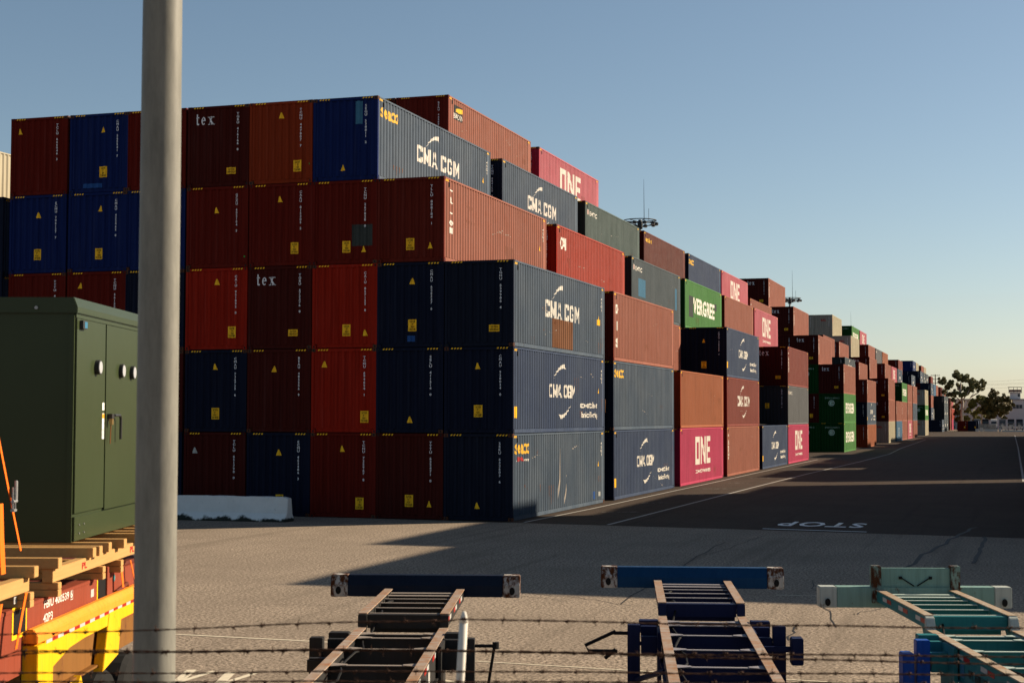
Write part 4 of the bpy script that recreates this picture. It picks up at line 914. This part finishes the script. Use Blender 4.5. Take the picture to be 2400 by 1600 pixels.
h = obj('door_handle', o, GLR, t); obj('padlock', MB().box((.05,1.10,1.09),(.08,1.15,1.15)), plain('brass', (.3,.2,.08), .4, .7, k=1), h); obj('padlock_strap', MB().tube([(.06,1.12,1.09),(.055,1.12,.90)], .006, 6), plain('leather_tag', (.25,.09,.03), .7, k=1), h)
o = MB()
for y, z in ((.16,.075),(.16,.155),(.32,.075),(.32,.155)): o.lathe([(.0,0)], 3) if False else o.prism([(y+.009*math.cos(k), z+.009*math.sin(k)) for k in (0,1.05,2.1,3.14,4.19,5.24)], 0, .024, .032)
obj('ground_pad_bolts', o, GALV, t)['kind'] = 'stuff'
for k in range(4):
    o = MB().prism([(-.35-k*.47+.018*math.cos(q), 2.19+.018*math.sin(q)) for q in (0,1.05,2.1,3.14,4.19,5.24)], 1, -.045, -.028); obj('roof_bolt', o, GALV, t)

# flat rack
FR = paint('flatrack_brown', (.34,.075,.040), .5, .25, .5, .3, False, k=.62, ns=3.5, spec=.08); FRD = paint('flatrack_dark', (.20,.05,.03), .5, .2, .6, .3, False, k=.6)
t = tt('flat_rack', 'red-brown flat rack with white serial letters carrying the timbers', 'flat rack', -3.97, 8.0)
obj('side_beam', MB().box((-.03,0,1.42),(0,6.95,1.955)).box((-.12,0,1.93),(0.004,6.95,1.962)), FR, t, bevel=.004)
obj('side_beam', MB().box((-2.44,0,1.42),(-2.41,9.5,1.96)), FR, t)
obj('deck', MB().box((-2.40,0,1.86),(-.13,9.5,1.92)), FRD, t)
obj('end_beam', MB().box((-.035,6.98,1.45),(.012,8.9,1.97)).box((-.05,6.95,1.42),(.02,7.02,2.03)), FR, t, bevel=.004)
obj('end_hinge', MB().prism([(7.02,1.60),(8.2,1.60),(8.2,2.0),(7.9,2.0),(7.3,1.72)], 0, -.2, -.04), FRD, t)
o = MB().tube([(.03,7.25,1.62),(.03,7.25,1.76),(.03,7.65,1.80),(.03,7.65,1.62)], .022, 8); obj('lashing_ring', o, FRD, t)
for y in (4.22, 6.65):
    p = obj('forklift_pocket', MB().box((.001,y,1.72),(.004,y+.36,1.97)), STICK, t); obj('pocket_opening', MB().box((.004,y+.03,1.755),(.006,y+.33,1.945)), BLK, p)
def sidelet(par, body, y0, y1, z0, z1, x=.003, m=WHITE):
    bm = fit(text_bm(body, .015), y0, y1, z0, z1)
    for v in bm.verts: v.co = Vector((x, v.co.x, v.co.y))
    me = bpy.data.meshes.new('lettering'); bm.to_mesh(me); bm.free(); me.materials.append(m); return link('lettering', me, par)
sidelet(t, 'FBIU 400539 6', 5.04, 5.86, 1.868, 1.938); sidelet(t, '42P3', 5.02, 5.28, 1.755, 1.825)
o = MB(); 
for q in ((5.80,5.87,1.853,1.858),(5.80,5.87,1.947,1.952),(5.80,5.805,1.853,1.952),(5.865,5.87,1.853,1.952)): o.box((.001,q[0],q[2]),(.0035,q[1],q[3]))
obj('check_digit_box', o, WHITE, t)
s_ = obj('sticker', MB().box((.001,4.25,2.0),(.006,4.60,2.055)), WHT, t); sidelet(t, 'FORKLIFT ONLY', 4.27, 4.58, 2.01, 2.045, .0065, BLK)
obj('sticker', MB().box((.001,6.45,1.80),(.003,6.55,1.87)), WHT, t); obj('round_sticker', disc(7.22, 1.90, .035, .013, .016), plain('sticker_cyan', (.1,.5,.55), .5), t)

# timbers
WOOD = None
m_, nt_, b_ = newmat('pine_timber', .65, 0, .3); v_ = objvec(nt_, True)
n_ = noise(nt_, v_, 1.0, 6, .65, (26,1.2,26)); o_ = mixc(nt_, n_, (.36,.175,.050,1), (.50,.30,.105,1)); o_ = mixc(nt_, ramp(nt_, noise(nt_, v_, 5, 3, .5), .68, .74, (0,0,0,1), (.7,.7,.7,1)), o_, (.20,.08,.025,1)); nt_.links.new(o_, b_.inputs['Base Color']); bump(nt_, b_, n_, .15, .004)
WOOD = m_; GT = 'pine timbers lashed under the transformer'
def timber(x0, x1, d0, d1, z0, z1, label):
    r_ = tt('timber_beam', label, 'timber', x1, d0, z0, GT)
    me = MB().box((x0-x1,0,0),(0,d1-d0,z1-z0)).mesh('timber', WOOD, bevel=.004); o = link('beam', me, r_); 
    return r_
Xb = -3.90
r_ = timber(Xb-.09, Xb, 13.04, 17.6, 2.085, 2.20, 'long pine beam running away along the trailer side, below the cabinet doors')
for d in (13.9, 15.6): 
    bm = fit(text_bm('PL', .03), d, d+.16, .025, .085)
    for v in bm.verts: v.co = Vector((.002, v.co.x-13.04, v.co.y))
    me = bpy.data.meshes.new('stamp'); bm.to_mesh(me); bm.free(); me.materials.append(REDL); link('stamp', me, r_)
timber(Xb-.09, Xb, 9.0, 12.42, 2.085, 2.20, 'long pine beam nearest the camera, at the left edge')
k = 0
names = ['shortest to the left edge, over the nearest beam','over the start of the long beam','first under the cabinet corner','second under the cabinet corner','under the left cabinet door','in the middle of the left door','under the door joint','under the right cabinet door','farthest but one under the cabinet','farthest, beside the light pole']
for d, x0 in ((12.30,-6.4),(13.02,-4.75),(14.05,-6.4),(14.22,-6.4),(14.62,-6.4),(15.05,-6.4),(15.75,-6.4),(16.1,-6.4),(16.5,-6.4),(16.9,-6.4)):
    timber(x0, -3.84+random.uniform(-.02,.02), d, d+.11, 2.20, 2.287, 'pine cross timber, '+names[k]); k += 1
k = 0
for d in (12.32, 13.06, 14.45, 15.1):
    for z, w_ in ((2.024,'upper'),(1.964,'lower')):
        timber(-5.1 if d > 13.5 else -4.62, -3.86, d, d+.10, z, z+.057, '%s of the pair of cross blocks below the beam, %s' % (w_, ['at the left edge','by the serial letters','halfway along','farthest along'][k]))
    k += 1
# yellow yard trailer
YP = paint('trailer_yellow', (.92,.52,.012), .9, .1, .45, .35, False, k=.74, ns=3.5, spec=.08); OR = paint('guide_orange', (.95,.30,.03), .9, .15, .5, .3, False, k=.85, ns=3.5, spec=.08); YD = paint('trailer_web', (.30,.13,.03), 1.0, .1, .6, .3, False, k=.6)
t = tt('yard_trailer', 'yellow yard trailer with scuffed orange guide rail, at the lower left', 'trailer', -3.85, 12.5)
obj('guide_rail', MB().prism([(-.14,1.66),(-.14,1.70),(-.09,1.77),(-.035,1.77),(0,1.72),(0,1.655)], 1, 0, 4.55), OR, t, bevel=.006)
obj('end_guide', MB().prism([(-.50,1.30),(-.42,1.52),(-.12,1.76),(-.10,1.70),(-.35,1.48),(-.42,1.30)], 1, -.02, .02), OR, t)
o1, o2 = MB(), MB()
for i in range(25): (o1 if i % 2 else o2).box((.0, .22+i*.16, 1.628),(.003, .22+i*.16+.16, 1.656))
obj('reflective_tape', o1, REDT, t); obj('reflective_tape', o2, WHT, t)
obj('side_rail', MB().prism([(.2,1.43),(.2,1.652),(4.55,1.652),(4.55,1.52),(2.4,1.52),(1.35,1.52),(.9,1.50),(.35,1.40)], 0, -.10, -.001), YP, t)
obj('main_beam', MB().box((-.18,.1,1.18),(-.11,4.5,1.62)), YD, t); obj('lower_flange', MB().box((-.2,.1,1.165),(-.05,2.2,1.185)), YD, t)
obj('corner_post', MB().box((-.13,.0,.85),(.002,.42,1.64)), YP, t, bevel=.006)
obj('corner_web', MB().prism([(-.62,.8),(-.62,1.30),(-.44,1.50),(-.14,1.70),(-.13,.8)], 1, -.008, .004), YD, t)
obj('guide_post', MB().prism([(1.95,1.12),(2.5,1.20),(2.62,1.64),(2.15,1.64)], 0, -.09, .004), YP, t, bevel=.006)
obj('diagonal_brace', MB().box((-.08,-.05,-.55),(-.02,.06,.5)), YP, t).matrix_local = Matrix.Translation((0,.95,.85)) @ Matrix.Rotation(R(-52), 4, 'X')
obj('support_leg', MB().box((-.25,1.3,0),(-.12,1.42,1.17)).box((-.119,1.3,0),(-.06,1.42,1.0)), YP, t)
obj('near_frame', MB().box((-2.3,-.02,.6),(-.62,.02,1.08)).box((-2.3,.03,1.0),(-.2,.10,1.30)), YP, t)
for y in (2.9, 3.95):
    wq = MB().lathe([(.20,-.11),(.46,-.13),(.50,-.08),(.50,.08),(.46,.13),(.20,.11)], 24); wq.v = [(z-.35, x+y, q+.5) for x, q, z in wq.v]; w_ = obj('wheel', wq, RUBBER, t); 
# lashing straps and ratchet
STR = plain('orange_webbing', (.95,.16,.01), .7, 0, .15, 40, k=.9)
def strap(pts, wdt, label, grp='orange lashing straps'):
    o = MB(); P_ = [Vector(tb(x, d))+Vector((0,0,z)) for x, d, z in pts]; L2, R2 = [], []
    for i, p in enumerate(P_): L2.append(p+Yt*wdt/2+Xt*.001); R2.append(p-Yt*wdt/2)
    o.add([tuple(q) for q in L2+R2]+[tuple(q-Xt*.004) for q in L2+R2], [(i, len(P_)+i, len(P_)+i+1, i+1) for i in range(len(P_)-1)]+[(2*len(P_)+i, 3*len(P_)+i, 3*len(P_)+i+1, 2*len(P_)+i+1) for i in range(len(P_)-1)])
    return tag(obj('lashing_strap', o, STR), label, 'strap', grp)
def fl(u, v, X):
    d = ray(u, v); k = X/d.dot(Xt); q = d*k; return (X, q.dot(Yt), CAM.z+q.z)
p1, p2 = fl(-6,1010,-3.95), fl(49,1290,-3.95)
strap([p1, fl(20,1145,-3.95), p2], .035, 'orange strap running steeply past the shaded cabinet side to the timbers')
strap([fl(62,1388,-3.83), fl(52,1440,-3.84), fl(38,1520,-3.86)], .05, 'orange strap hanging over the serial letters of the flat rack')
strap([fl(2,1180,-3.9), fl(4,1260,-3.9), fl(8,1345,-3.9)], .10, 'broad orange strap at the very left edge')
strap([fl(4,1415,-3.85), fl(-4,1460,-3.85), fl(-12,1500,-3.85)], .05, 'short orange strap end at the left edge, lowest one')
strap([fl(283,1312,-3.90), fl(286,1345,-3.88), fl(289,1375,-3.87)], .06, 'orange-red strap beside the round sticker')
strap([fl(306,1312,-3.90), fl(312,1340,-3.88), fl(317,1368,-3.87)], .03, 'thin orange strap next to the light pole')
rx = fl(31,1165,-3.93); q = Vector(tb(rx[0], rx[1]))+Vector((0,0,rx[2]))
t = thing('ratchet_buckle', 'shiny steel ratchet buckle on the steep orange strap', 'ratchet', tuple(q), TRZ)
obj('frame', MB().box((.0,-.035,-.10),(.012,-.022,.08)).box((.0,.022,-.10),(.012,.035,.08)).box((-.01,-.035,-.11),(.02,.035,-.09)), GALV, t, bevel=.003)
obj('handle', MB().box((.014,-.02,-.02),(.03,.02,.13)), GALV, t, bevel=.004); obj('axle', MB().tube([(.01,-.045,-.03),(.01,.045,-.03)], .014, 8), GALV, t)

# ------------------------------------------------------------ far end: trees, fence, building, trucks
def leafmat(name, a, b_c):
    m, nt, b = newmat(name, .6, 0, .25); v = objvec(nt, False)
    nt.links.new(mixc(nt, ramp(nt, noise(nt, v, .9, 4, .7), .35, .65), lin(a), lin(b_c)), b.inputs['Base Color'])
    b.inputs['Transmission Weight'].default_value = 0; return m
LEAF1 = leafmat('eucalyptus_leaves', (.12,.125,.045), (.26,.23,.09)); LEAF2 = leafmat('dark_leaves', (.05,.05,.017), (.20,.135,.04)); LEAF3 = leafmat('olive_leaves', (.14,.15,.04), (.30,.26,.07))
BARK = plain('pale_bark', (.42,.37,.31), .8, 0, .3, 2, k=1); BARK2 = plain('brown_bark', (.22,.17,.13), .85, 0, .3, 2, k=1)
def tree(name, label, base, h, blobs, leaf, bark, trunk, r0_, n, size, limbs=()):
    """blobs: (x, y, z, radius, squash) in metres from the base"""
    t = thing(name, label, 'tree', (base.x, base.y, 0)); random.seed(int(h*100)+n)
    obj('trunk', MB().tube(trunk, r0_, 10, r0_*.35), bark, t, True)
    for l in limbs: obj('limb', MB().tube(l, r0_*.42, 7, r0_*.1), bark, t, True)
    o = MB(); tot = sum(b[3]**2 for b in blobs)
    for bx, by, bz, br, sq in blobs:
        k = int(n*br*br/tot); subs = []
        for i in range(max(10, int(br*14))):
            d = Vector((random.gauss(0,1), random.gauss(0,1), random.gauss(0,1))).normalized()*random.uniform(.25,1.15)
            subs.append((Vector((bx+d.x*br, by+d.y*br, bz+d.z*br*sq)), br*random.uniform(.2,.42)))
        for i in range(k):
            c, sr = random.choice(subs); d = Vector((random.gauss(0,1), random.gauss(0,1), random.gauss(0,1))).normalized()*sr*random.random()**.4
            p = c+d; s_ = size*random.uniform(.6,1.4)
            n1 = Vector((random.gauss(0,1), random.gauss(0,1), random.gauss(0,1))).normalized(); n2 = n1.orthogonal().normalized()
            o.add([p-n1*s_-n2*s_*.5, p+n1*s_-n2*s_*.4, p+n1*s_*.9+n2*s_*.5, p-n1*s_*.8+n2*s_*.5], [(0,1,2,3)])
    me = bpy.data.meshes.new('crown'); me.from_pydata(o.v, [], o.f); me.materials.append(leaf); link('crown', me, t); return t
DT_ = 425.0; mpp = DT_/FPX
def base_at(u): q = CAM+ray(u, 978)*DT_; return Vector((q.x, q.y, 0))
def bl(u, v, r_, u0, sq=.8, y=None): return ((u-u0)*mpp, random.uniform(-2.0,2.0) if y is None else y, 3.47+(976-v)*mpp, r_*mpp, sq)
U = 2256
tree('eucalyptus_tree', 'tall airy eucalyptus with pale trunk, beyond the end of the stacks', base_at(U), 16,
     [bl(*q, U) for q in ((2212,890,9),(2222,905,8),(2215,915,7),(2230,898,8),(2245,880,12),(2262,886,12),(2275,893,9),(2285,900,8),(2296,907,9),(2304,899,7),(2300,893,6),(2250,905,9),(2268,915,10),(2278,905,8),(2256,925,8),(2240,920,8),(2228,922,7),(2283,892,7),(2236,935,6))], LEAF1, BARK,
     [(0,0,0),(-.2,0,4.5),(.1,0,7.5),(-.5,0,10.5),(-.3,0,13)], .45, 30000, .25,
     [[(-.1,0,5),(1.2,.2,7),(2.2,.3,9),(3.6,.3,11.0)], [(.1,0,7.5),(-1.6,.2,9),(-3.2,.2,11)], [(0,0,8),(1.4,-.4,10),(2.5,-.4,12.2)], [(-.3,0,9.5),(-1.0,.5,11.5),(-1.4,.5,13.4)], [(2.2,.3,9),(4.2,.5,10.2),(5.2,.5,11.6)]])
U = 2282
tree('olive_green_tree', 'broad olive green tree low behind the tall eucalyptus trunk', base_at(U)+Vector((2,6,0)), 9,
     [bl(*q, U) for q in ((2262,945,12),(2275,935,12),(2288,940,12),(2296,955,9),(2280,958,12),(2265,965,10),(2290,970,8),(2270,978,9),(2250,960,9),(2246,978,8))], LEAF3, BARK, [(0,0,0),(.1,0,4),(0,0,7)], .3, 14000, .22)
U = 2336
tree('ficus_tree', 'dense dark round tree in front of the white building', base_at(U)+Vector((0,-6,0)), 11,
     [bl(*q, U, .85) for q in ((2330,925,10),(2324,935,12),(2340,940,12),(2350,932,9),(2360,938,9),(2365,950,9),(2352,952,13),(2335,955,15),(2318,950,13),(2310,945,9),(2312,962,9),(2325,968,11),(2358,960,8),(2345,968,10),(2370,945,6),(2328,916,6),(2304,957,6),(2318,975,6),(2352,976,6))], LEAF2, BARK, [(-.6,0,0),(-.5,0,3),(0,0,6)], .35, 30000, .24,
     [[(.6,0,0),(.9,0,2.5),(1.6,0,5)],[(-.5,0,3),(-1.5,0,5),(-2.5,0,7)]])
U = 2243
tree('dark_bush_tree', 'low dark tree just right of the far stacks', base_at(U)+Vector((0,4,0)), 7, [bl(*q, U) for q in ((2240,950,8),(2243,965,9),(2248,980,8),(2252,940,6))], LEAF2, BARK2, [(0,0,0),(0,0,4)], .2, 3000, .28)

BW = concrete('white_wall', (1.0,1.0,1.0), False); ROOFM = plain('roof_edge', (.30,.31,.33), .7, k=1); WIN = plain('window_panes', (.05,.06,.07), .3, k=1)
Yb = 425.0
def far_pt(u, v): d = ray(u, v); k = (Yb-CAM.y)/d.y; return CAM+d*k
L0, R0 = far_pt(2225, 940).x, 60.0; ztop = far_pt(2380, 937).z
t = thing('white_building', 'big white flat-roofed warehouse behind the trees', 'building', ((L0+R0)/2, Yb, 0))
cx_ = (L0+R0)/2; bwid = (R0-L0)/2
obj('wall', MB().box((-bwid,0,0),(bwid,30,ztop)), BW, t); obj('roof', MB().box((-bwid-.3,-.3,ztop),(bwid+.3,30.3,ztop+.35)), ROOFM, t)
for u0, u1 in ((2374,2380.5),(2381.5,2388),(2389,2396)):
    a, b = far_pt(u0, 948), far_pt(u1, 956.5)
    w_ = obj('window', MB().box((a.x-cx_,-.06,b.z),(b.x-cx_,.02,a.z)), WIN, t); obj('frame', MB().box((a.x-cx_-.06,-.08,b.z-.1),(b.x-cx_+.06,-.055,b.z)), ROOFM, w_)
a, b = far_pt(2367, 923), far_pt(2392, 937)
tw = thing('rooftop_tower', 'small white control tower with an open railed platform on the building', 'tower', ((a.x+b.x)/2, Yb+2, ztop+.352)); hw = (b.x-a.x)/2; hz = a.z-ztop
obj('tower_room', MB().box((-hw,0,0),(hw,2.6,hz)), BW, tw); obj('window', MB().box((hw-.75,-.04,hz*.35),(hw-.15,.02,hz*.85)), WIN, tw)
obj('platform', MB().box((-hw-.4,-.4,hz),(hw+.4,3.0,hz+.2)), ROOFM, tw)
zr = far_pt(2380, 907).z-ztop-.35
for x in (-hw-.3, -hw*.3, hw*.4, hw+.3):
    for y in (-.3, 2.9): obj('post', MB().box((x-.06,y-.06,hz+.2),(x+.06,y+.06,zr)), DSTEEL, tw)
obj('railing', MB().box((-hw-.35,-.35,hz+.25),(hw+.35,-.30,hz+.95)), plain('rust_rail', (.18,.12,.10), .8, k=1), tw); obj('canopy', MB().box((-hw-.6,-.5,zr),(hw+.35,3.1,zr+.10)), DSTEEL, tw)

# fence, rails, panels, trucks
def yat(u, y): d = ray(u, 1000); return CAM.x+d.x*(y-CAM.y)/d.y
yf = 356.0
t = thing('chain_link_fence', 'grey slatted fence with posts across the far end of the road', 'fence', (yat(2345, yf), yf, 0)); x0 = yat(2289, yf)-yat(2345, yf); x1 = 24
FM = plain('fence_slats', (.22,.21,.19), .8, 0, .5, 1.5, k=1)
o = MB(); x = x0
while x < x0+4.6: o.box((x,0,.1),(x+.28,.03,1.85)); x += .33
obj('slat_panel', o, FM, t)
for k in range(14): obj('post', MB().tube([(x0+4.8+k*1.3,0,0),(x0+4.8+k*1.3,0,2.1)], .045, 6), GALV, t)
for z in (.3, 1.05, 1.9): obj('rail', MB().box((x0+4.8,-.02,z),(x0+22,.02,z+.05)), GALV, t)
for i, (ua, ub, va, vb) in enumerate(((2350,2360,998,1006.5),(2363.5,2371,998,1005),(2375,2379,999,1004),(2381,2386,999,1004),(2387,2391,999,1004),(2392.5,2397,999,1004))):
    d0 = ray(ua, va); k_ = (yf-.1-CAM.y)/d0.y; pa = CAM+d0*k_; pb = CAM+ray(ub, vb)*((yf-.1-CAM.y)/ray(ub, vb).y)
    tt_ = tag(obj('fence_sign', MB().box((0,-.03,0),(pb.x-pa.x,0,pa.z-pb.z)), plain('sign_board', (.45,.40,.36), .6, k=1)), 'blank pale sign board on the far fence, %s from the left' % ORD[i+1], 'sign', 'pale boards on the far fence'); tt_.location = (pa.x, yf-.06, pb.z)
KR = concrete('far_concrete', (.75,.70,.62), False)
for i, (u0, u1, y, z) in enumerate(((2286,2294,349,.7),(2296,2304,350,.95),(2305,2338,352,.55),(2341,2347,350,.9),(2348,2363,349,.35),(2363,2378,349,.35),(2378,2400,349,.35))):
    a, b = yat(u0, y), yat(u1, y); o = MB().prism([(-.35,0),(-.30,.15),(-.12,z),(.12,z),(.30,.15),(.35,0)], 0, 0, b-a)
    r_ = tag(obj('concrete_block', o, KR), 'low concrete block by the far fence, %s from the left' % ORD[i+1], 'barrier', 'low concrete blocks at the far fence'); r_.location = (a, y, .004)
TK = [plain('truck_dark', (.015,.015,.018), .5, k=1), plain('truck_white', (.75,.70,.64), .4, k=1), plain('truck_grey', (.12,.12,.13), .4, k=1)]
for i in range(11):
    x = yat(2290, 372)+i*1.35*1.55; k = 1 if i in (2, 8) else (2 if i % 3 == 0 else 0)
    t = thing('parked_truck', '%s truck tractor in the row behind the fence, %s from the left' % (['dark','white','grey'][k], ORD[i+1]), 'truck', (x, 372+random.uniform(-1,1), 0), 0, 'truck tractors parked behind the far fence')
    obj('cab', MB().prism([(-1,.9),(-1.05,1.7),(-.85,1.8),(-.6,3.0),(.9,3.05),(.9,.9)], 0, -.8, .8), TK[k], t, bevel=.05); obj('windscreen', MB().prism([(-.87,1.85),(-.64,2.75),(-.62,2.75),(-.85,1.85)], 0, -.68, .68), WIN, t)
    obj('grille', MB().box((-.45,-1.09,1.0),(.45,-1.03,1.6)), GALV, t); obj('bumper', MB().box((-.85,-1.15,.5),(.85,-.95,.85)), TK[2], t); obj('chassis_frame', MB().box((-.4,-.9,.7),(.4,4.5,.9)), TK[0], t)
    for s in (-1, 1):
        obj('headlight', MB().box((s*.66-.1,-1.07,1.05),(s*.66+.1,-1.02,1.25)), LAMPG, t)
        for y in (-.4, 2.6, 3.9):
            wq = MB().lathe([(.2,-.14),(.5,-.14),(.5,.14),(.2,.14)], 14); wq.v = [(z+s*.72, a+y, b+.5) for a, b, z in wq.v]; obj('wheel', wq, RUBBER, t)
# utility poles and lines
q = at_d(2192, 877, 455)
t = thing('utility_pole', 'wooden utility pole with three crossarms beside the far stacks', 'utility pole', (q.x, q.y, 0)); WD = plain('pole_wood', (.09,.07,.055), .9, k=1)
obj('pole', MB().tube([(0,0,0),(0,0,q.z)], .20, 8, .13), WD, t)
for z in (q.z-.4, q.z-1.5, q.z-2.6):
    ca = obj('crossarm', MB().box((-1.25,-.06,z),(1.25,.06,z+.14)), WD, t)
    for x in (-1.15,-.55,.55,1.15): obj('insulator', MB().lathe([(.03,z+.14),(.06,z+.2),(.05,z+.3)], 6, (x,0)), DSTEEL, ca)
for i, (v0, v1) in enumerate(((892.5,886),(897,893),(905,904),(899,896))):
    a, b = at_d(2205, v0+1, 455), at_d(2440, v1, 455); pts = [a.lerp(b, k/14)-Vector((0,0,.5*math.sin(math.pi*k/14))) for k in range(15)]
    tag(obj('power_line', MB().tube(pts, .022, 4), DSTEEL), 'thin overhead power line, %s from the top, in the far sky' % ORD[i+1], 'power line', 'overhead power lines')
